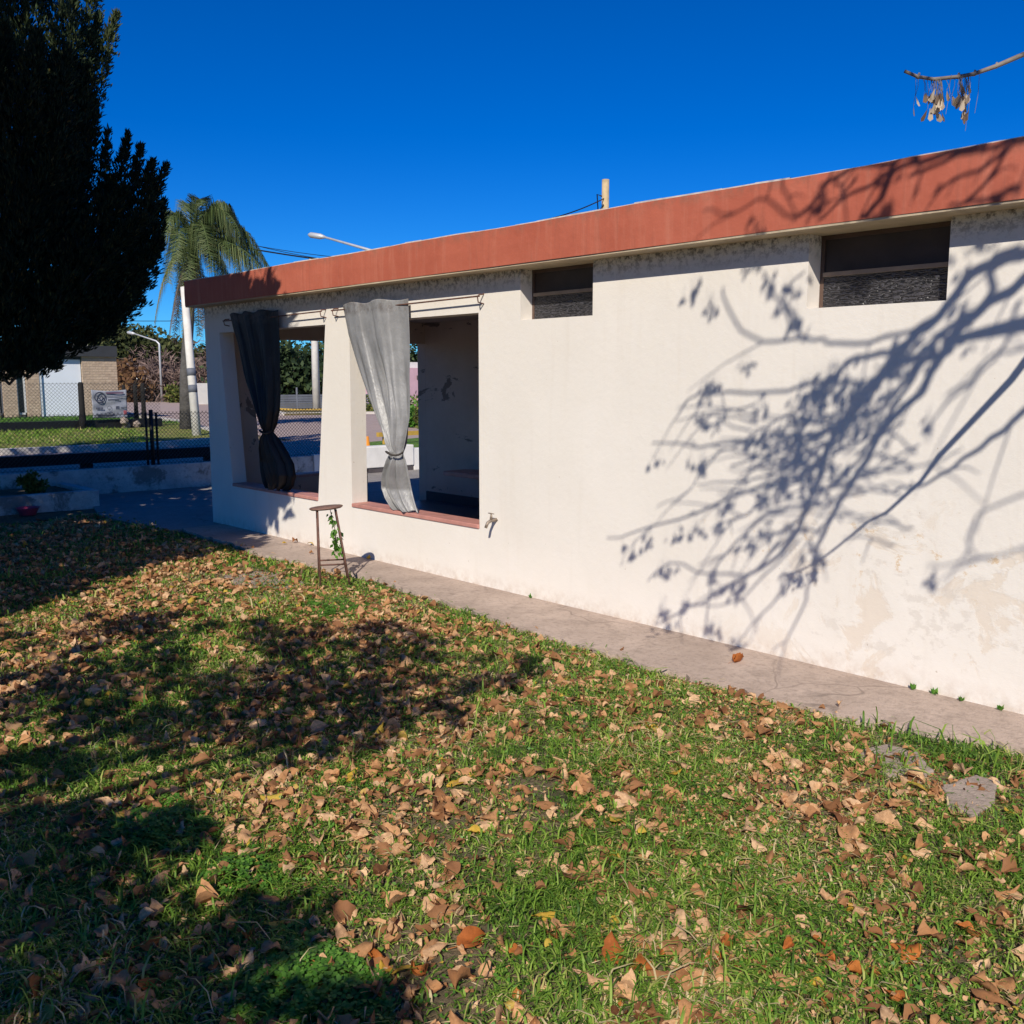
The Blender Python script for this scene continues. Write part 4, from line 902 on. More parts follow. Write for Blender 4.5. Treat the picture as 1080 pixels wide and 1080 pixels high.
# wooden post whose top shows over the roof
bp = wy(636, 400, 8.0); wpt = tag(empty('wooden_pole', (bp[0], 8, 0)), 'pale wooden pole top with cable loops rising behind the roof', 'pole')
zt_ = wy(636, 190, 8.0)[2]; mb = MB(); mb.tube([(bp[0], 8, 0), (bp[0], 8, zt_)], [.075, .062], 12); mb.build('shaft', M['woodpole'], wpt, True)
mb = MB(); mb.tube([(bp[0]-.02, 7.93, zt_-.28), (bp[0]-.10, 7.90, zt_-.24), (bp[0]-.07, 7.90, zt_-.55), (bp[0]+.03, 7.92, zt_-.42)], .012, 6); mb.build('insulator', M['black'], wpt, True)
# street lamp far down the road
def lamp(name, base, Ht, tip, label, r_=.06):
    base = np.array(base); root = tag(empty(name, tuple(base)), label, 'street lamp'); top = base + np.array([0, 0, Ht]); tip = np.array(tip); mb = MB()
    k = top + (tip-top)*.12 + np.array([0, 0, .12]); mb.tube([base, top - np.array([0,0,.3]), top, k, tip], [r_*1.3, r_, r_*.9, r_*.8, r_*.6], 10); mb.build('pole', M['lamp'], root, True)
    d = (tip-top); d[2] *= .5; d /= np.linalg.norm(d); mb = MB(); mb.tube([tip-d*.05, tip+d*.15, tip+d*.55, tip+d*.65], [r_*.7, r_*1.6, r_*1.6, r_*.6], 10); mb.build('lamp_head', M['lamp'], root, True)
lb_ = gp(171, 424); LD = (lb_-CAM) @ FW
lamp('street_lamp', lb_, (CAM + ray(169, 363)*LD)[2], CAM + ray(142, 352)*LD, 'thin grey street lamp with long arm by the far road bend', .07)
lb2 = CAM + ray(404, 430) * 33; lb2[2] = 0
lamp('street_lamp', lb2, (CAM + ray(402, 274)*33)[2], CAM + ray(342, 250)*33, 'street lamp arm showing above the red roof edge', .06)
def cable(name, a, b, sag, label, r_=.012, n=14):
    a = np.array(a); b = np.array(b); mb = MB(); mb.tube([a+(b-a)*t - np.array([0, 0, 4*sag*t*(1-t)]) for t in np.linspace(0, 1, n)], r_, 5); tag(mb.build(name, M['black']), label, 'cable')
A = CAM + ray(100, 333)*60; B = CAM + ray(196, 334)*60
cable('power_cable', A + (A-B)*1.2, B+(B-A)*1.0, .3, 'power cable crossing the sky between conifer and palm', .022)
P1 = CAM + ray(210, 252)*36; P2 = CAM + ray(352, 273)*33
cable('power_cable', P1, P2 + (P2-P1)*.4, .1, 'lower thick dark cable running from the palm to the roof', .028)
cable('power_cable', CAM + ray(205, 240)*36, CAM + ray(420, 282)*33, .25, 'upper thin cable running from the palm to the roof', .012)
cable('power_cable', CAM + ray(207, 246)*36, CAM + ray(410, 276)*33, .15, 'middle thin cable running from the palm to the roof', .012)
cable('power_cable', (bp[0], 8, zt_-.30), CAM + ray(560, 235)*14.5, .05, 'thin dark cable tied to the wooden pole behind the roof', .010)

# ================================================================ VEHICLES, FAR HOUSES
def wheel(parent, c, r_, wdt):
    mb = MB(); mb.tube([(c[0]-wdt/2, c[1], c[2]), (c[0]+wdt/2, c[1], c[2])], r_, 18); t_ = mb.build('wheel', M['tyre'], parent, True)
    mb = MB(); mb.tube([(c[0]-wdt/2-.01, c[1], c[2]), (c[0]+wdt/2+.01, c[1], c[2])], r_*.55, 14); mb.build('rim', M['lamp'], t_, True)
def vehicle(name, label, cat, loc, rz, prof, wdt, mt, cab, lamps=True):
    """side profile (y along length, z) extruded across; cab = glasshouse profile"""
    root = tag(empty(name, loc, rz), label, cat)
    def ext(nm, pf, w0, m_, inset=0):
        n = len(pf); mb = MB(); vs = [(-w0/2, a, b) for a, b in pf] + [(w0/2, a, b) for a, b in pf]
        mb.add(vs, [tuple(range(n)), tuple(range(2*n-1, n-1, -1))] + [(i, i+n, (i+1)%n+n, (i+1)%n) for i in range(n)])
        o = mb.build(nm, M[m_]); o.parent = root; b = o.modifiers.new('b', 'BEVEL'); b.width = .06; b.segments = 3; return o
    ext('body', prof, wdt, mt); ext('cabin', cab, wdt*.88, 'carwhite' if mt == 'carwhite' else mt)
    cy = [(a*.985 + .015*np.mean([c[0] for c in cab]), b) for a, b in cab]
    zt2 = max(b for a, b in cab); zb2 = min(b for a, b in cab); lo = min(a for a, b in cab); hi = max(a for a, b in cab)
    mb = MB(); mb.box(-wdt*.36, wdt*.36, lo-.01, lo+.03, zb2+.12, zt2-.1); o = mb.build('rear_window', M['darkglass']); o.parent = root
    mb = MB(); mb.box(-wdt*.445, wdt*.445, lo+.25, hi-.5, zb2+.10, zt2-.12); o = mb.build('side_window', M['darkglass']); o.parent = root
    L0 = min(a for a, b in prof); L1 = max(a for a, b in prof)
    for sx in (-1, 1):
        for yy in (L0+.9, L1-.9):
            mb = MB(); mb.tube([(sx*wdt/2-sx*.22, yy, .33), (sx*wdt/2+sx*.01, yy, .33)], .33, 18); t_ = mb.build('wheel', M['tyre'], None, True); t_.parent = root
            mb = MB(); mb.tube([(sx*wdt/2, yy, .33), (sx*wdt/2+sx*.02, yy, .33)], .19, 14); r2 = mb.build('rim', M['lamp'], None, True); r2.parent = t_
        mb = MB(); mb.box(sx*wdt*.40-.09, sx*wdt*.40+.09, L0-.012, L0+.02, .72, .88); o = mb.build('tail_lamp', M['redlamp']); o.parent = root
    return root
tb = gp(149, 423)
hd = math.atan2(fwd_h[1], fwd_h[0]) - math.pi/2
vehicle('white_pickup', 'white pickup truck parked on the far road beyond the banner', 'pickup truck', (tb[0], tb[1], .02), hd+.25,
        [(-2.5, .38), (2.4, .38), (2.5, .7), (2.3, 1.05), (1.2, 1.1), (-2.5, 1.1)], 1.8, 'carwhite', [(-.3, 1.05), (1.5, 1.05), (.9, 1.68), (-.2, 1.68)])
cb_ = gp(298, 424); 
vehicle('blue_car', 'blue car roof showing above the grey fence through the far opening', 'car', (cb_[0]-3, cb_[1], .02), hd+1.3,
        [(-2.1, .3), (2.1, .3), (2.15, .65), (1.3, .9), (-2.0, .95), (-2.15, .6)], 1.7, 'carblue', [(-1.5, .9), (1.0, .9), (.4, 1.42), (-.9, 1.42)])
def house(name, label, c, sx, sy, h, mt, rz=0, gable=0, roofmt='tileroof', wins=()):
    root = tag(empty(name, c, rz), label, 'house'); mb = MB(); mb.box(-sx/2, sx/2, -sy/2, sy/2, 0, h)
    if gable: mb.add([(sx/2, -sy/2, h), (sx/2, sy/2, h), (sx/2, 0, h+gable), (-sx/2, -sy/2, h), (-sx/2, sy/2, h), (-sx/2, 0, h+gable)], [(0, 1, 2), (5, 4, 3)])
    o = mb.build('wall', M[mt]); o.parent = root; mb = MB()
    if gable:
        for s_ in (-1, 1):
            a = (0, h+gable); b = (s_*(sy/2+.35), h-.25*gable/(sy/2)); t = .14
            vs = [(x_, a[0], a[1]+.02) for x_ in (-sx/2-.3, sx/2+.3)] + [(x_, b[0], b[1]+.02) for x_ in (sx/2+.3, -sx/2-.3)]; vs += [(v[0], v[1], v[2]+t) for v in vs]
            mb.add(vs, [(3,2,1,0), (4,5,6,7), (0,1,5,4), (1,2,6,5), (2,3,7,6), (3,0,4,7)])
    else: mb.box(-sx/2-.15, sx/2+.15, -sy/2-.15, sy/2+.15, h, h+.22)
    o = mb.build('roof', M[roofmt]); o.parent = root
    for (y0, y1, z0, z1) in wins:
        mb = MB(); mb.box(sx/2-.02, sx/2+.04, y0, y1, z0, z1); w1 = mb.build('window', M['alu']); w1.parent = root
        mb = MB(); mb.box(sx/2+.035, sx/2+.05, y0+.06, y1-.06, z0+.06, z1-.06); w2 = mb.build('pane', M['darkglass']); w2.parent = w1
    return root
gb = CAM + ray(148, 424)*105; gb[2] = 0
house('white_gabled_house', 'small white gabled house half hidden by bare trees down the road', tuple(gb), 5, 3.2, 2.1, 'whitehouse', -.35, 1.0, 'whitehouse', [(-1.0, -.2, .9, 1.7), (.3, 1.1, .9, 1.7)])
ph = tag(empty('pink_house', (-44.5, 30, 0)), 'pink house with a white box unit on its flat roof, seen past the curtain', 'house')
PXh = -44.0; y0, y1 = wx(424, 400, PXh)[1], wx(466, 400, PXh)[1]; zt3 = wx(440, 388, PXh)[2]
mb = MB(); mb.box(PXh-6, PXh, y0, y1, 0, zt3); mb.build('wall', M['pink'], ph)
ya, yb = wx(437, 400, PXh)[1], wx(447, 400, PXh)[1]; mb = MB(); mb.box(PXh-1.2, PXh-.5, ya, yb, zt3+.001, wx(440, 382, PXh-.5)[2]); mb.build('roof_unit', M['whitehouse'], ph)
ya, yb = wx(438, 400, PXh)[1], wx(456, 400, PXh)[1]; mb = MB(); mb.box(PXh+.9, PXh+1.0, ya, yb, .1, wx(440, 414, PXh)[2]); mb.build('gate', M['greyfence'], ph)
mb = MB(); mb.box(PXh+.002, PXh+.1, ya+.1, ya+1.4, wx(440, 400, PXh)[2], wx(440, 396, PXh)[2]); mb.build('awning', M['skirt'], ph)
gf = tag(empty('slatted_fence', (-50, 24, 0)), 'dark grey panel fence along the far verge seen through the far opening', 'fence')
a = gp(270, 434); b = gp(420, 431); a = a[:2]; b = b[:2]; L = np.linalg.norm(b-a); ang = math.atan2(b[1]-a[1], b[0]-a[0]); zt4 = 1.6 - (a - CAM[:2]) @ fwd_h[:2]*(416-400)/1010
fr = MB()
for k in range(int(L/2.2)+1):
    c = a + (b-a)*k*2.2/L; fr = MB(); fr.tube([(c[0], c[1], 0), (c[0], c[1], zt4+.35)], .05, 6); fr.build('post', M['greyfence'], gf)
mb = MB(); nrm = np.array([-math.sin(ang), math.cos(ang)])*.03
for k in range(6):
    z0 = .12 + k*(zt4-.12)/6; z1 = z0 + (zt4-.12)/6*.86; vs = [(*(q+s_*nrm), z) for z in (z0, z1) for q, s_ in ((a, 1), (b, 1), (b, -1), (a, -1))]
    mb.add(vs, [(3,2,1,0), (4,5,6,7), (0,1,5,4), (1,2,6,5), (2,3,7,6), (3,0,4,7)])
mb.build('slats', M['greyfence'], gf)

# ================================================================ BACKGROUND TREES
def at(px, py_ground_dist): r_ = ray(px, 400); r_ = r_/ (r_ @ fwd_h); p = CAM + r_*py_ground_dist; return (p[0], p[1], 0.)
def topz(py, dist): return 1.6 + (400-py)/1010*dist
lbl = ['broad', 'rounded', 'tall', 'ragged', 'leaning', 'dense']
for k, (px, py, dist, r_) in enumerate([(112, 350, 150, 5.5), (122, 346, 140, 5), (134, 352, 150, 5), (146, 346, 145, 6), (155, 346, 150, 5), (166, 350, 140, 5), (104, 356, 130, 4), (178, 356, 150, 6), (215, 362, 150, 6), (240, 360, 150, 6)]):
    tree('pine_tree', at(px, dist), topz(py, dist), r_, M['pine'], '%s dark green pine %s on the skyline %s' % (lbl[k % 6], 'tree', ['left of the roof chimney', 'behind the chimney', 'right of the chimney', 'above the lamp arm', 'over the lamp post', 'beside the palm skirt', 'close behind the stone house', 'behind the palm crown', 'behind the corner pillar', 'hidden behind the porch'][k]), n=2200, leaf=.75, group='pines on the far skyline', trunk_r=.3, lobes=9, squash=.75)
for k, (px, py, dist, r_) in enumerate([(160, 372, 85, 3.6), (180, 368, 80, 4), (148, 380, 95, 3.2), (205, 366, 75, 3.6), (218, 366, 70, 3.5), (170, 378, 72, 2.6), (190, 380, 70, 2.8)]):
    tree('bare_tree', at(px, dist), topz(py, dist), r_, M['bare'], 'leafless reddish brown tree %s' % ['behind the far street lamp', 'right of the far street lamp', 'above the white gable', 'between palm trunk and pillar', 'just left of the corner pillar', 'low behind the lamp post', 'low behind the palm trunk'][k], n=1800, leaf=.75, asp=.12, group='leafless trees down the road', trunk_r=.18, lobes=18)
for k, (px, py, dist, r_) in enumerate([(128, 378, 78, 2.4), (132, 388, 70, 2.2), (138, 392, 68, 1.8)]):
    tree('autumn_tree', at(px, dist), topz(py, dist), r_, M['rusttree'], 'rust coloured autumn tree %s the stone house' % ['tallest beside', 'lower one beside', 'smallest, farther right of'][k], n=900, leaf=.4, group='rust coloured trees by the stone house', trunk_r=.14)
for k, (px, py, dist, r_) in enumerate([(163, 404, 72, .8), (176, 405, 70, .9), (187, 404, 66, 1.1), (152, 408, 84, 1.0)]):
    tree('roadside_bush', at(px, dist), topz(py, dist), r_, M['hedge'], 'yellow green bush %s' % ['left of the far lamp foot', 'right of the far lamp foot', 'against the palm trunk', 'behind the white pickup'][k], 'bush', n=700, leaf=.25, group='bushes along the far verge', trunk_r=.06)
ww = tag(empty('white_boundary_wall', at(212, 62)), 'short white boundary wall beyond the palm near the corner pillar', 'wall'); p = at(212, 62)
mb = MB(); mb.box(p[0]-.2, p[0]+.2, p[1]-.8, p[1]+8, 0, 1.35); mb.build('wall', M['whitehouse'], ww)
for k, (px, py, dist, r_) in enumerate([(292, 358, 66, 3.6), (312, 352, 68, 4.0), (303, 372, 64, 2.6), (345, 352, 78, 4.2), (372, 352, 72, 4.5), (400, 350, 75, 4.5), (428, 356, 75, 4.2), (452, 356, 78, 4.5), (270, 356, 65, 4)]):
    tree('broadleaf_tree', at(px, dist), topz(py-6, dist), r_, M['darktree'], 'dark green broadleaf tree %s' % ['behind the dark curtain', 'tallest in the far opening', 'lowest in the far opening', 'right of the straight white pole', 'behind the middle pillar', 'behind the grey curtain', 'left above the pink house', 'right above the pink house', 'behind the curtain knot'][k], n=2600, leaf=.42, group='dark trees behind the grey fence', trunk_r=.2, lobes=20, squash=.85)
for k, (px, py, dist, r_) in enumerate([(324, 380, 66, .9), (309, 388, 66, .7)]):
    tree('yucca_tree', at(px, dist), topz(py, dist), r_, M['hedge'], ['spiky green small tree with slanting trunk by the white pole', 'small young tree before the grey fence'][k], n=420, leaf=.45, asp=.2, trunk_r=.07)
for k, (px, py, dist) in enumerate([(446, 424, 38), (437, 428, 36), (390, 424, 45), (433, 436, 32), (449, 434, 31)]):
    tree('garden_bush', at(px, dist), topz(py, dist)+.3, .8 if k < 3 else .55, M['clover'] if k % 2 else M['hedge'], 'green garden bush %s' % ['before the pink house gate', 'left of the pink house gate', 'low beside the middle pillar', 'low by the kerb left', 'low by the kerb right'][k], 'bush', n=500, leaf=.16, group='bushes on the corner verge', trunk_r=.03)
P = []
for k in range(90):
    a_ = math.pi*(.5) + k/90*math.pi*1.15 ; d_ = 190 + 20*math.sin(k*1.7); c = (d_*math.cos(a_+.1), d_*math.sin(a_+.1), 3.0+1.0*math.sin(k*2.3)); P.append(crown_points(c, 7, 260, 8, .6))
P = np.concatenate(P); P = P[P[:, 2] > -.5]; V, F = leaf_quads(P, 1.6, .6); tag(np_mesh('distant_wood', V, F, M['pine']), 'low belt of far woodland on the horizon', 'woodland', kind='stuff')

# ================================================================ QUEEN PALM
pb = gp(197, 456); PD = (pb - CAM) @ FW; pc = CAM + ray(204, 262)*PD
pm = tag(empty('queen_palm', tuple(pb)), 'tall queen palm with drooping feathery fronds beyond the fence', 'palm tree')
mb = MB(); mb.tube([pb-np.array([0,0,.1]), pb+(pc-pb)*.3-RT*.10, pb+(pc-pb)*.7-RT*.05, pc], [.22, .17, .15, .12], 12); mb.build('trunk', M['palmbark'], pm, True)
mb = MB(); mb.tube([pc-np.array([0,0,.5]), pc+np.array([0,0,.45])], [.13, .08], 10); mb.build('crown_shaft', M['frond'], pm, True)
def frond(end_r, end_u, rise, depth, mt, L_leaf=.55, dens=62, side=1.0):
    """rachis bows up and out from the heart then droops; end_r/end_u in metres right/up, depth towards/away"""
    p0 = pc.copy(); e = pc + RT*end_r + np.array([0, 0, end_u]) + fwd_h*depth; mid = (p0+e)/2 + np.array([0, 0, rise]) + (RT*end_r+fwd_h*depth)*.12
    ts = np.linspace(0, 1, dens); pts = [(1-t)**2*p0 + 2*t*(1-t)*mid + t*t*e for t in ts]
    mb = MB(); mb.tube(pts[::4]+[pts[-1]], list(np.linspace(.030, .006, len(pts[::4])+1)), 5); Vs = []; Fs = []; c = 0
    for i in range(6, dens-1):
        t = ts[i]; tg = pts[i+1]-pts[i]; tg /= np.linalg.norm(tg); sd = np.cross(tg, [0, 0, 1.]); sd /= (np.linalg.norm(sd)+1e-6)
        for s_ in (-1, 1):
            for q in range(3):
                l = L_leaf*1.1*(.55+.6*math.sin(math.pi*min(1, t*1.05)))*random.uniform(.75, 1.15); o1 = s_*random.uniform(.35, .8); b0_ = pts[i] + tg*random.uniform(0, .04)
                m1 = b0_ + (sd*o1 + tg*.35 + np.array([0, 0, .12*random.uniform(-1, 1.5)]))*l*.45; e1 = m1 + (sd*o1*.25 + tg*.18 + np.array([0, 0, -1.]))*l*.6*random.uniform(.8, 1.1)
                wv = tg*.0065; Vs += [b0_-wv, b0_+wv, m1+wv*1.15, m1-wv*1.15, e1+wv*.2, e1-wv*.2]; Fs += [(c, c+1, c+2, c+3), (c+3, c+2, c+4, c+5)]; c += 6
    st_ = mb.build('frond', mt, pm, True); o = np_mesh('leaflets', Vs, Fs, mt); o.parent = st_
    return st_
s_ = PD/1010
FR = [(48, 30, 75, 0, 'frond'), (46, -8, 95, .5, 'frond'), (84, -22, 55, .3, 'frond'), (78, -42, 60, -.5, 'frond'), (62, -40, 70, -1.0, 'frond'), (-34, 20, 70, .4, 'frond'), (-50, -20, 70, -.6, 'frond'), (-22, -2, 85, -1.2, 'frond'),
      (12, 10, 95, 1.3, 'frond'), (20, 40, 60, -.9, 'frond'), (-12, 42, 60, .8, 'frond'), (34, -30, 95, -1.6, 'frond'), (8, -50, 60, -1.6, 'frond'), (-14, -40, 60, -1.6, 'frond'), (30, -52, 50, 1.4, 'frond'), (-26, -45, 55, 1.2, 'frond'), (50, 12, 60, 1.5, 'frond'),
      (24, -10, 60, -1.4, 'frond'), (-2, -20, 70, -1.8, 'frond'), (40, -48, 60, -.2, 'frond'), (72, -8, 75, .9, 'frond'), (88, -34, 50, -.9, 'frond'), (30, 28, 80, .8, 'frond'), (60, 8, 85, -.8, 'frond'),
      (-44, -78, 62, -.3, 'frond_y'), (-30, -70, 60, .8, 'frond_y'), (-10, -98, 15, -.6, 'frond_y'), (-14, -94, 10, .3, 'frond_y'), (-6, -90, 12, .9, 'frond_y'), (-32, -98, 20, .5, 'frond_d'), (10, -92, 12, .8, 'frond_d'), (12, -84, 18, -.4, 'frond_d'), (-26, -90, 25, -.5, 'frond_d')]
for (a, b, rise, dep, mk) in FR: frond(a*s_*.95, b*s_, rise*s_*.75, dep*.8, M[mk], .80 if mk == 'frond' else .5, 60)
# small second palm shading the garage front, out of frame to the left
# ================================================================ CONIFER at the left
cp0 = CAM + ray(-45, 400)*14.0; cbase = np.array([cp0[0], cp0[1], 0.0])
cf = tag(empty('conifer_tree', tuple(cbase)), 'huge dark conifer with upright plumes filling the left side', 'tree')
mb = MB(); mb.tube([cbase, cbase+np.array([0,0,.5]), cbase+np.array([0,0,3]), cbase+np.array([0,0,8.5])], [.24, .17, .14, .04], 12)
# plumes: (px, py centre base) -> (px tip), depth offset, radius px
K = 14.0/1010
def ppt(px, py, dd=0.): return CAM + ray(px, py)*(14.0+dd)
PL = []
for (bx, by, tx, ty, dd, r_) in [
    (110, 330, 175, 176, 0, 17), (110, 330, 148, 158, 0, 15), (110, 350, 160, 175, -.3, 30), (105, 330, 134, 146, .3, 18), (100, 320, 113, 142, .1, 13), (70, 290, 92, 158, 0, 18), (60, 330, 130, 200, -.6, 34), (120, 345, 172, 215, .4, 26), (90, 360, 168, 255, -.5, 30), (60, 380, 140, 290, -.4, 28), (40, 350, 150, 230, -.9, 30), (30, 398, 110, 330, -.3, 26), (10, 405, 70, 345, -.2, 26), (-20, 402, 50, 350, 0, 28),
    (60, 260, 92, 70, 0, 26), (50, 220, 104, 20, .3, 24), (70, 180, 122, 18, .4, 20), (50, 330, 80, 150, -.4, 26), (30, 300, 70, 60, -.7, 36), (0, 300, 40, 40, -1, 42), (-30, 330, 5, 30, -.9, 44), (40, 200, 78, -20, -.2, 32), (10, 180, 40, -60, -.3, 36), (-20, 180, -10, -80, -.4, 40), (60, 120, 108, -30, .5, 18), (50, 80, 84, -110, .2, 24), (10, 60, 30, -170, 0, 30), (-30, 60, -30, -220, 0, 34),
    (40, 380, 90, 240, -.9, 36), (0, 380, 30, 200, -1.1, 40), (-40, 380, -20, 180, -1.0, 40), (70, 320, 118, 190, 0, 30), (80, 250, 100, 110, .2, 22), (-60, 360, -70, 100, -.6, 46), (-80, 330, -110, 40, 0, 46), (-60, 200, -60, -120, 0, 46), (-90, 380, -130, 230, 0, 40), (20, 395, 60, 300, -.6, 30), (-30, 398, 10, 300, -.7, 34), (125, 320, 165, 240, -.2, 26), (100, 355, 150, 300, .2, 24), (0, 330, 60, 150, -.9, 34)]:
    PL.append((ppt(bx, by, dd), ppt(tx, ty, dd), r_*K))
for k in range(24):        # far side and left side of the crown
    a = rng.uniform(0, 6.28); z0 = rng.uniform(1.9, 6.6); rr_ = 1.9*(1-.09*(z0-1.8)); c = cbase + np.array([0, 0, z0]) + (fwd_h*abs(math.sin(a))*.8 - RT*abs(math.cos(a)))*rr_*rng.uniform(.3, .9); PL.append((c, c + np.array([0, 0, rng.uniform(1.2, 2.2)]) - RT*.2, rng.uniform(.35, .55)))
Pn = []; Dn = []; Pt = []; Dt = []
for (a, b, r_) in PL:
    ax = b-a; L = np.linalg.norm(ax); ax = ax/L; n = int(600*(r_/.4)*(L/1.5)); u = rand_dirs(n); u -= ax*(u@ax)[:, None]; u /= np.linalg.norm(u, axis=1, keepdims=True)
    t = rng.uniform(-.1, 1.02, n); ang_ = np.arctan2(u[:, 2], u[:, 0]); prof_ = np.sin(np.pi*np.clip(t*.74+.26, 0, 1))**.8*(.70+.30*np.sin(4*ang_+6*t+a[0]*9)+.22*np.sin(9*ang_-15*t)) ; q = a + ax*(t*L)[:, None] + u*(r_*prof_*rng.uniform(.35, 1.05, n))[:, None]
    q = np.concatenate([q, ]); d = ax*.9 + u*.55 + np.array([0, 0, .25])
    Pn.append(q); Dn.append(np.broadcast_to(d, (n, 3)))
    mb.tube([cbase + np.array([0, 0, max(2.3, a[2]-.6)]), a, a+(b-a)*.6], [.04, .025, .008], 5)
mb.build('trunk', M['bark'], cf, True)
Pn = np.concatenate(Pn); Dn = np.concatenate(Dn); ok = Pn[:, 2] > 1.62 + .12*np.sin(Pn[:,0]*5)
zc_ = (Pn-CAM) @ FW; pxc = 540 + FPX*((Pn-CAM) @ RT)/zc_; pyc = 540 - FPX*((Pn-CAM) @ UP)/zc_
ok &= (pyc < np.interp(pxc, [0, 30, 58, 68, 90, 120, 145, 185], [402, 400, 392, 374, 366, 348, 325, 300]) + rng.normal(0, 5, len(pxc))) & ((pxc > -30) | (pyc < 410))
Pn = Pn[ok]; Dn = Dn[ok]
# every spray is five narrow leaflets
k = 6; PP = np.repeat(Pn, k, 0) + rng.normal(0, .018, (len(Pn)*k, 3)); DD = np.repeat(Dn, k, 0)
hi = (PP[:, 2] > 6.2 + .5*np.sin(PP[:, 0]*3+1));  # paler needles above this height stand in for the sunlit top
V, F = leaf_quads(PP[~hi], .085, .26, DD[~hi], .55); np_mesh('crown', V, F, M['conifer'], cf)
V, F = leaf_quads(PP[hi], .085, .26, DD[hi], .55); np_mesh('upper_crown', V, F, M['conifer_lit'], cf)
print('conifer quads', len(PP))

# ================================================================ TREES BEHIND AND BESIDE THE CAMERA (they throw the shade)
def sample_poly(poly, step, prob):
    xs_ = [p[0] for p in poly]; ys_ = [p[1] for p in poly]; out = []
    x_ = min(xs_)
    while x_ < max(xs_):
        y_ = min(ys_)
        while y_ < max(ys_):
            q = (x_ + random.uniform(-.4, .4)*step, y_ + random.uniform(-.4, .4)*step)
            if in_poly(q, poly) and random.random() < prob: out.append(q)
            y_ += step
        x_ += step
    return out
def caster_points(targets, t0, t1, mg=60):
    out = []
    for T in targets:
        t = random.uniform(t0, t1)
        for _ in range(30):
            p = np.array(T) + SUN*t
            if not in_frame(p, mg): out.append(p); break
            t += .3
    return out
def gpoly(pts): return [tuple(gp(a, b)[:2]) for a, b in pts]
TA = []   # left tree: far corner, patio, yard wall, planter, house end, conifer
for q in sample_poly(gpoly([(-120, 545), (0, 520), (60, 512), (215, 512), (260, 560), (275, 592), (237, 576), (200, 589), (163, 598), (122, 611), (95, 619), (64, 640), (-60, 655), (-300, 640)]), .20, .97): TA.append((q[0], q[1], 0))
for (X_, Z_) in sample_poly([(-10.3, 0), (-9.2, 0), (-8.85, .25), (-8.5, .5), (-8.12, .55), (-8.16, 1.4), (-8.2, 2.3), (-9.30, 2.42), (-9.35, 2.72), (-10.4, 2.72)], .125, .96): TA.append((X_, -.06, Z_))
for (Y_, Z_) in sample_poly([(-3, 0), (3.95, 0), (3.8, .40), (-3, .40)], .16, .95): TA.append((-13.5, Y_, Z_))
TC = [tuple(CAM + ray(a, b)*random.choice((11.9, 13.2, 14.6))) for a, b in sample_poly([(-260, 30), (20, 40), (95, 20), (150, 150), (215, 180), (225, 300), (120, 420), (-260, 420)], 9, .97)]
for (Y_, Z_) in sample_poly([(-4, .30), (3.0, .30), (3.0, .52), (-4, .52)], .14, .97): TA.append((-15, Y_, Z_))
TB = []
for poly, stp, pb_ in [
    ([(-200, 665), (60, 662), (150, 668), (200, 690), (180, 740), (60, 770), (-200, 780)], .19, .62),
    ([(255, 662), (300, 655), (350, 665), (420, 660), (480, 690), (575, 700), (580, 715), (500, 735), (380, 735), (280, 715)], .15, .80),
    ([(200, 720), (330, 710), (480, 745), (490, 770), (440, 785), (390, 800), (300, 800), (230, 780)], .14, .88),
    ([(60, 700), (240, 690), (270, 780), (160, 800), (40, 780)], .15, .62), ([(-200, 770), (150, 790), (180, 830), (60, 850), (-200, 850)], .15, .48),
    ([(-300, 875), (40, 860), (130, 868), (140, 905), (165, 930), (180, 985), (235, 1005), (250, 1040), (300, 1085), (200, 1130), (-400, 1150)], .10, .98),
    ([(225, 960), (280, 965), (335, 975), (315, 1000), (250, 995)], .07, .95), ([(0, 840), (110, 845), (120, 870), (0, 880)], .12, .55), ([(140, 860), (225, 865), (235, 895), (150, 905)], .08, .85), ([(80, 650), (240, 648), (250, 668), (80, 680)], .14, .6),
    ([(330, 1060), (420, 1060), (430, 1085), (340, 1090)], .06, .9)]:
    for q in sample_poly(gpoly(poly), stp, pb_): TB.append((q[0], q[1], 0))
def shade_tree(name, pts, base, label, leaf, per, rad, extra):
    pts = np.array(pts); root = tag(empty(name, tuple(base)), label, 'tree'); base = np.array(base, float)
    P = np.repeat(pts, per, 0) + rand_dirs(len(pts)*per)*(rad*rng.uniform(.1, 1, (len(pts)*per, 1))); V, F = leaf_quads(P, leaf, .62); np_mesh('crown', V, F, M['shade'], root)
    mb = MB(); c = pts.mean(0); fork = base*np.array([1,1,0]) + np.array([0, 0, min(2.6, c[2]*.5)]); mb.tube([base, (base+fork)/2+np.array([.03, .04, 0]), fork], [.26, .20, .17], 12)
    idx = rng.choice(len(pts), min(extra, len(pts)), False)
    for i in idx:
        e = pts[i]; m_ = fork + (e-fork)*.5 + np.array([0, 0, .35])
        if in_frame(m_, 80) or in_frame(fork+(e-fork)*.75, 80): continue
        mb.tube([fork, fork+(m_-fork)*.6+np.array([0, 0, .1]), m_, e], [.10, .06, .035, .012], 6)
    mb.build('trunk', M['bark'], root, True); return root
ca = caster_points(TA, 5.2, 7.5) ; cbp = caster_points(TB, 4.0, 6.5)
cc = caster_points(TC, 5.5, 8.0)
print('casters', len(ca), len(cbp))
shade_tree('evergreen_tree', ca, (-7.8, -7.6, 0), 'leafy evergreen just outside the left edge that shades the far corner', .17, 34, .20, 26)
shade_tree('evergreen_tree', cc, (-11.5, -8.6, 0), 'tall evergreen outside the left edge that shades the big conifer', .17, 34, .20, 26)
shade_tree('evergreen_tree', cbp, (-1.6, -10.2, 0), 'leafy evergreen behind the viewer that dapples the near lawn', .075, 34, .105, 22)

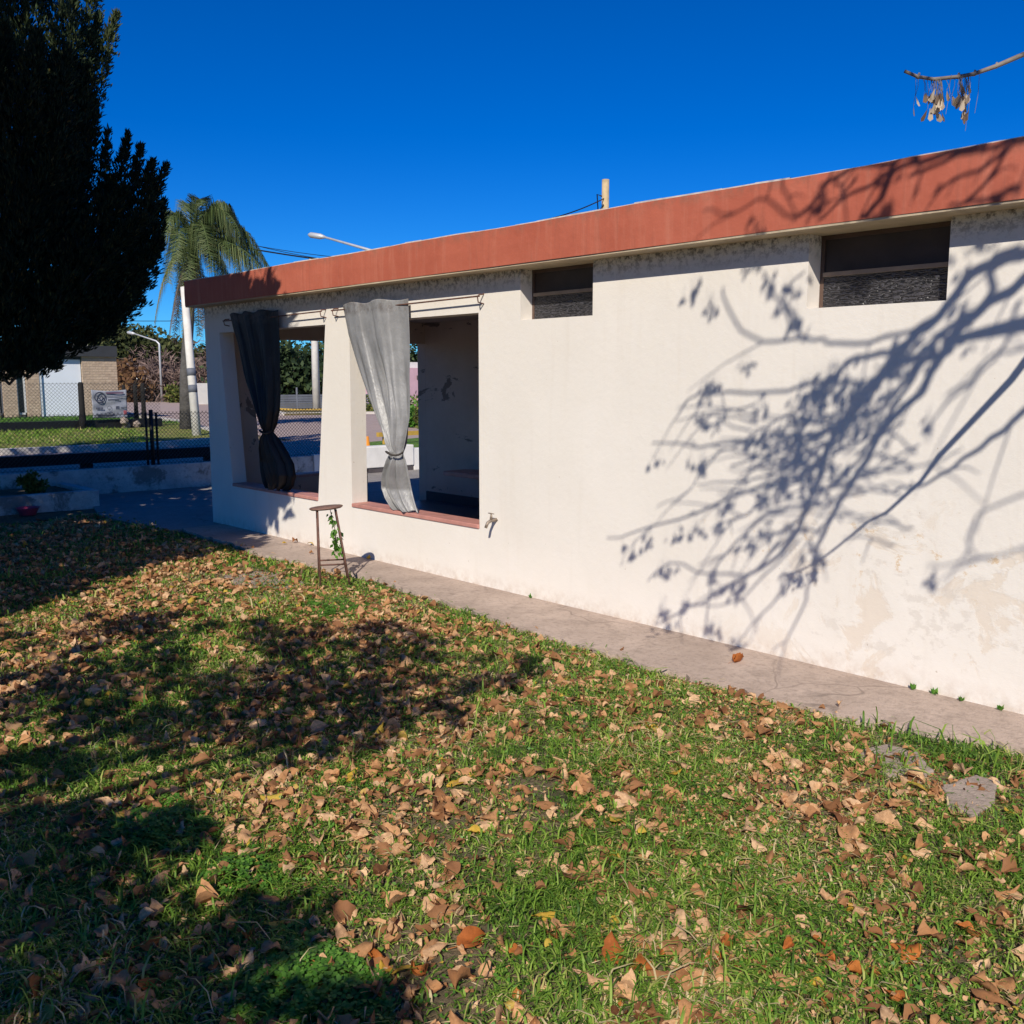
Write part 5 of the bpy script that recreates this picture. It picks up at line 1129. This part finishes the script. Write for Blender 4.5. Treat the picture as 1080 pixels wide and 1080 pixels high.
# ---------------------------------------------------------------- box elder on the right: bare limbs whose shadow lies on the wall
be = tag(empty('box_elder_tree', (3.6, -4.6, 0)), 'bare maple like tree with hanging dry seeds reaching in at the top right', 'tree')
def c8(pts): return [(640 + a/2.298, 230 + b/2.298) for a, b in pts]
def c7(pts): return [(820 + a/3.6, 30 + b/3.6) for a, b in pts]
strokes = []   # (pixel path in photo along the shadow, start thickness, end thickness, plane y, t)
def S(pts, r0, r1, t, y=0.0): strokes.append((pts, r0, r1, t, y))
S(c8([(1120, 20), (1011, 80), (930, 110), (870, 150), (800, 240), (740, 290), (640, 420), (560, 510), (530, 580), (500, 660), (440, 790), (370, 850), (300, 890), (200, 945), (130, 980)]), .028, .005, 5.0)
S(c8([(1120, 60), (1011, 150), (900, 230), (840, 290), (760, 420), (680, 500), (630, 590), (570, 680), (520, 770), (500, 830), (490, 900), (450, 1000), (400, 1050)]), .027, .003, 5.1)
S(c8([(1120, 380), (1011, 470), (930, 540), (860, 590), (780, 640), (690, 665)]), .018, .005, 4.6)
#S(c8([(1120, 500), (1011, 565), (900, 640), (800, 710), (700, 780), (640, 820), (560, 855), (500, 850)]), .020, .008, 4.4)
S(c8([(800, 240), (740, 270), (640, 300), (540, 300), (480, 290), (380, 300), (310, 250), (280, 170)]), .011, .006, 5.6)
S(c8([(640, 420), (590, 400), (500, 400), (400, 420), (250, 425), (200, 440), (170, 480)]), .012, .004, 5.6)
S(c8([(560, 510), (450, 525), (350, 540), (220, 550), (110, 545)]), .012, .004, 5.5)
S(c8([(530, 590), (430, 640), (290, 680), (200, 720), (110, 750), (0, 775)]), .012, .004, 5.5)
S(c8([(740, 290), (690, 330), (600, 340), (560, 370), (540, 420), (480, 430)]), .016, .008, 5.3)
S(c8([(840, 290), (820, 330), (720, 350), (640, 400), (590, 470), (560, 540), (480, 620)]), .018, .007, 5.2)
S(c8([(700, 300), (660, 380), (600, 460), (530, 520), (450, 560), (360, 580), (300, 600)]), .014, .005, 5.4)
S(c8([(760, 330), (700, 420), (660, 460), (580, 500), (520, 560), (440, 610), (330, 640)]), .014, .005, 5.4)
S(c8([(900, 230), (850, 250), (800, 300), (760, 360), (720, 420), (640, 540), (600, 600), (520, 660), (470, 730), (400, 770), (330, 780)]), .016, .004, 5.3)
S(c8([(490, 700), (420, 700), (340, 760), (270, 840), (250, 900), (240, 980)]), .009, .004, 5.5)
S(c8([(470, 760), (400, 800), (350, 860), (260, 860), (150, 840), (100, 880)]), .009, .004, 5.5)
S(c8([(480, 820), (430, 900), (380, 960), (330, 1010), (300, 1040)]), .007, .003, 5.4)
S(c8([(460, 780), (380, 870), (330, 920), (250, 940), (180, 930)]), .007, .003, 5.5)
S(c8([(480, 300), (450, 230), (400, 170), (380, 130)]), .009, .005, 5.7)
S(c8([(480, 290), (440, 250), (430, 180), (480, 130)]), .008, .005, 5.7)
S(c8([(520, 600), (400, 590), (300, 560), (240, 600), (200, 660), (120, 700)]), .007, .003, 5.7)
S(c8([(560, 700), (600, 640), (680, 600), (780, 600), (860, 560)]), .006, .004, 5.6)
S(c8([(1120, 220), (1011, 320), (930, 330), (880, 400), (800, 470), (780, 540)]), .008, .005, 6.6)
S(c8([(1120, 640), (1011, 670), (900, 720), (880, 800), (930, 830)]), .007, .004, 6.6)
S(c8([(1120, 760), (1011, 800), (900, 830), (780, 840)]), .006, .004, 6.8)
S(c8([(1000, 200), (980, 260), (960, 320), (900, 380), (820, 430)]), .010, .005, 6.0)
S(c8([(880, 240), (930, 180), (940, 100), (1000, 70)]), .016, .014, 5.2)
S(c8([(610, 620), (700, 600), (740, 560)]), .006, .004, 5.6)
for k in range(58):
    x0, y0_ = random.uniform(330, 760), random.uniform(450, 800); a = random.uniform(2.4, 3.6); l = random.uniform(90, 210); S(c8([(x0, y0_), (x0+math.cos(a)*l*.5, y0_-math.sin(a)*l*.5+15), (x0+math.cos(a+.3)*l, y0_-math.sin(a)*l*.8+35)]), .0055, .0025, random.uniform(5.0, 5.6))
YF = -.165
S(c7([(960, 390), (890, 410), (850, 490), (820, 560), (720, 660)]), .012, .006, 4.4, YF); S(c7([(800, 430), (700, 455), (540, 510), (430, 540), (380, 570), (280, 630), (150, 730)]), .015, .006, 4.6, YF)
S(c7([(430, 540), (420, 590), (390, 650), (320, 710)]), .0175, .012, 4.6, YF); S(c7([(540, 500), (480, 480), (420, 510), (300, 520), (180, 590), (170, 640)]), .013, .008, 4.8, YF); S(c7([(300, 560), (250, 620), (240, 600), (200, 560), (150, 640), (90, 700)]), .008, .005, 5, YF)
S(c7([(860, 470), (760, 540), (680, 570), (630, 600), (590, 630)]), .010, .005, 4.6, YF); S(c7([(900, 420), (840, 520), (780, 600), (730, 650)]), .009, .005, 4.7, YF); S(c7([(930, 600), (860, 620), (800, 640), (650, 670)]), .012, .006, 4.8, YF); S(c7([(540, 510), (540, 580), (520, 640)]), .006, .004, 4.8, YF); S(c7([(150, 640), (60, 720), (-40, 640), (-160, 700), (-280, 690)]), .008, .004, 5.2, YF); S(c7([(20, 560), (40, 640), (80, 720)]), .006, .004, 5.2, YF)
S([(1100, 148), (1060, 150), (1040, 160), (1010, 165), (960, 185)], .012, .008, 4.4, YF)
fork = np.array([2.2, -4.1, 5.2]); trunkb = np.array([3.6, -4.6, 0.])
mb = MB(); mb.tube([trunkb, (3.5, -4.5, 1.3), (3.1, -4.35, 3.0), tuple(fork)], [.19, .15, .13, .10], 12); nb = 0
wallpt = []
for (pts, r0, r1, t, y) in strokes:
    P3 = []
    W = [wy(a, b, y) for a, b in pts]
    for i, q in enumerate(W):
        tt = t + .25*math.sin(i*.9+t*7); P3.append(q + SUN*tt)
    # smooth subdivision with small kinks
    Q = []
    for i in range(len(P3)-1):
        p0 = P3[max(i-1, 0)]; p1 = P3[i]; p2 = P3[i+1]; p3 = P3[min(i+2, len(P3)-1)]
        for u in (0, .33, .66): Q.append(.5*((2*p1)+(-p0+p2)*u+(2*p0-5*p1+4*p2-p3)*u*u+(-p0+3*p1-3*p2+p3)*u**3) + rng.normal(0, .006, 3))
    Q.append(P3[-1])
    for sft in range(40):
        bad = any(in_frame(q, 12) for q in Q)
        if not bad: break
        Q = [q + SUN*.15 for q in Q]
    if bad: nb += 1; continue
    rad = list(np.linspace(r0, r1, len(Q)))
    if r0 >= .018:       # main limbs run back to the fork
        pre = [fork, fork + (Q[0]-fork)*.5 + np.array([0, 0, .25])]; Q = pre + Q; rad = [.07, .045] + rad
    mb.tube(Q, rad, 7)
    wallpt.append((Q, r0))
print('dropped strokes', nb)
# side twigs
for Q, r0 in list(wallpt):
    for i in range(3, len(Q)-1, 3):
        if random.random() < .55:
            d = Q[i]-Q[i-1]; d /= np.linalg.norm(d)+1e-9; v = rand_dirs(1)[0]; dd = d*.7+v*.7+np.array([0,0,-.25]); l = random.uniform(.12, .35)
            q1 = Q[i]+dd*l*.5; q2 = Q[i]+dd*l+np.array([0,0,-.04])
            if not (in_frame(q1, 10) or in_frame(q2, 10)): mb.tube([Q[i], q1, q2], [.0045, .0035, .002], 5)
# seed bunches: (pixel of the shadow clump, size)
Ps = []; Ds = []; stems = []
def seeds_at(c, n, spread, drop):
    c = np.asarray(c)
    for _ in range(n):
        s0 = c + rng.normal(0, spread, 3)*np.array([1, 1, .25]); e = s0 + np.array([rng.normal(0, .01), rng.normal(0, .01), -random.uniform(.3, 1)*drop]); stems.append((s0, e)); Ps.append(e); Ds.append((rng.normal(0, .25), rng.normal(0, .25), -1.)); Ps.append(e); Ds.append((rng.normal(0, .45), rng.normal(0, .45), -1.))
for (a, b, n, sp) in [(500, 405, 30, .05), (545, 360, 16, .04), (250, 400, 16, .03), (215, 480, 5, .02), (245, 480, 5, .02), (272, 468, 4, .02), (370, 450, 9, .02), (430, 505, 26, .06), (365, 520, 12, .03), (620, 430, 26, .05), (590, 480, 18, .04), (460, 560, 12, .03), (220, 580, 12, .03), (120, 575, 5, .015), (410, 635, 22, .04), (375, 670, 8, .03), (290, 680, 8, .02), (165, 755, 6, .02), (215, 745, 7, .02), (68, 790, 6, .02), (100, 765, 6, .02), (38, 785, 4, .02), (265, 730, 6, .02), (138, 838, 10, .03), (255, 850, 8, .02), (320, 880, 14, .03), (280, 880, 8, .02), (435, 860, 6, .02), (140, 930, 8, .02), (190, 925, 6, .02), (258, 985, 12, .025), (140, 985, 14, .05), (305, 1035, 12, .03), (205, 165, 9, .03), (250, 200, 8, .02), (785, 470, 5, .02), (445, 160, 10, .03), (395, 150, 8, .03), (455, 230, 8, .03), (780, 850, 5, .02), (850, 250, 20, .06), (870, 200, 14, .05), (700, 360, 14, .05), (500, 640, 10, .04), (340, 340, 5, .02), (440, 745, 12, .04), (505, 800, 10, .04), (345, 770, 8, .03), (520, 440, 34, .07), (600, 400, 30, .06), (560, 500, 24, .06), (470, 520, 16, .05), (650, 470, 20, .06), (720, 330, 16, .06), (770, 300, 18, .06), (480, 620, 10, .04), (500, 580, 10, .05), (390, 740, 8, .04), (560, 600, 10, .05)]:
    px, py = c8([(a, b)])[0]; q = wy(px, py, 0); t = 5.2
    while t < 9 and any(in_frame(q + SUN*t + np.array([0, 0, dz]), 14) for dz in (.15, -.15)): t += .15
    if t < 9: seeds_at(q + SUN*t + np.array([0, 0, .04]), n, sp, .10)
for (a, b, n) in [(165, 600, 10), (380, 660, 18), (345, 690, 12), (150, 610, 8), (420, 500, 10), (-70, 700, 8), (800, 620, 14)]:
    px, py = c7([(a, b)])[0]; q = wy(px, py, YF) + SUN*5.2
    if not in_frame(q, 30): seeds_at(q, n, .035, .08)
# the branch tip that reaches into the picture
D_ = 2.55
bt = [CAM + ray(a, b)*D_ for a, b in [(954, 75), (968, 81), (985, 83.5), (1010, 81), (1027, 78), (1050, 70), (1085, 55), (1140, 30), (1230, -30), (1400, -160)]]
tail = []
for i in range(len(bt)-4, len(bt)):
    tail.append(bt[i] + (rng.normal(0, .035, 3) if i > len(bt)-4 else 0))
    if i < len(bt)-1: tail.append((bt[i]+bt[i+1])/2 + rng.normal(0, .02, 3)*(i > len(bt)-4))
bt = bt[:-4] + tail
brad = list(np.interp(np.linspace(0, 1, len(bt)), [0, .3, .5, .75, 1], [.0045, .005, .0065, .010, .020]))
mb.tube(bt + [fork + (bt[-1]-fork)*.4 + np.array([0, 0, .2]), fork], brad + [.030, .045], 8)
for i in (1, 3, 4, 5): mb.tube([bt[i]-UP*.004, bt[i]+UP*.010+RT*.004], [.005, .003], 6)
mb.build('trunk', M['twig'], be, True)
for (a, b, n, sp, dr) in [(986, 84, 15, .008, .085), (993, 83, 13, .008, .07), (1012, 80, 16, .008, .07), (1019, 80, 7, .005, .10), (968, 82, 2, .003, .12), (975, 82, 2, .003, .085)]:
    c = CAM + ray(a, b)*D_
    for _ in range(n):
        s0 = c + RT*rng.normal(0, sp) + fwd_h*rng.normal(0, sp); e = s0 + np.array([0, 0, -dr*random.uniform(.25, 1)]) + RT*rng.normal(0, .006) + fwd_h*rng.normal(0, .008); stems.append((s0, e)); Ps.append(e); Ds.append((rng.normal(0, .3), rng.normal(0, .3), -1.))
for (a, b, l) in [(1024, 80, .14), (1002, 83, .09), (1033, 78, .10)]:
    c = CAM + ray(a, b)*D_; stems.append((c, c+np.array([0, 0, -l])-RT*.006))
tb_ = MB()
for s0, e in stems: tb_.tube([s0, (s0+e)/2+np.array([.002, .002, 0]), e], .0006, 4, False)
tag(tb_.build('seed_stalks', M['twig'], be), kind='stuff')
# winged seed: blade with rounded tip
Ps = np.array(Ps); Ds = np.array(Ds); Ds /= np.linalg.norm(Ds, axis=1, keepdims=True); n = len(Ps); B = np.cross(Ds, rand_dirs(n)); B /= np.linalg.norm(B, axis=1, keepdims=True); near_ = np.array([in_frame(q, 60) for q in Ps]); l = np.where(near_, rng.uniform(.026, .038, n), rng.uniform(.045, .06, n))[:, None]; wd = np.where(near_, .0085, .012)[:, None]
V = np.stack([Ps - B*.0015, Ps + Ds*l*.35 - B*wd*.5, Ps + Ds*l*.75 - B*wd, Ps + Ds*l - B*wd*.3, Ps + Ds*l*.92 + B*wd*.8, Ps + Ds*l*.5 + B*wd*.7], 1).reshape(-1, 3)
tag(np_mesh('winged_seeds', V, np.arange(n*6).reshape(-1, 6), M['samara'], be), kind='stuff')
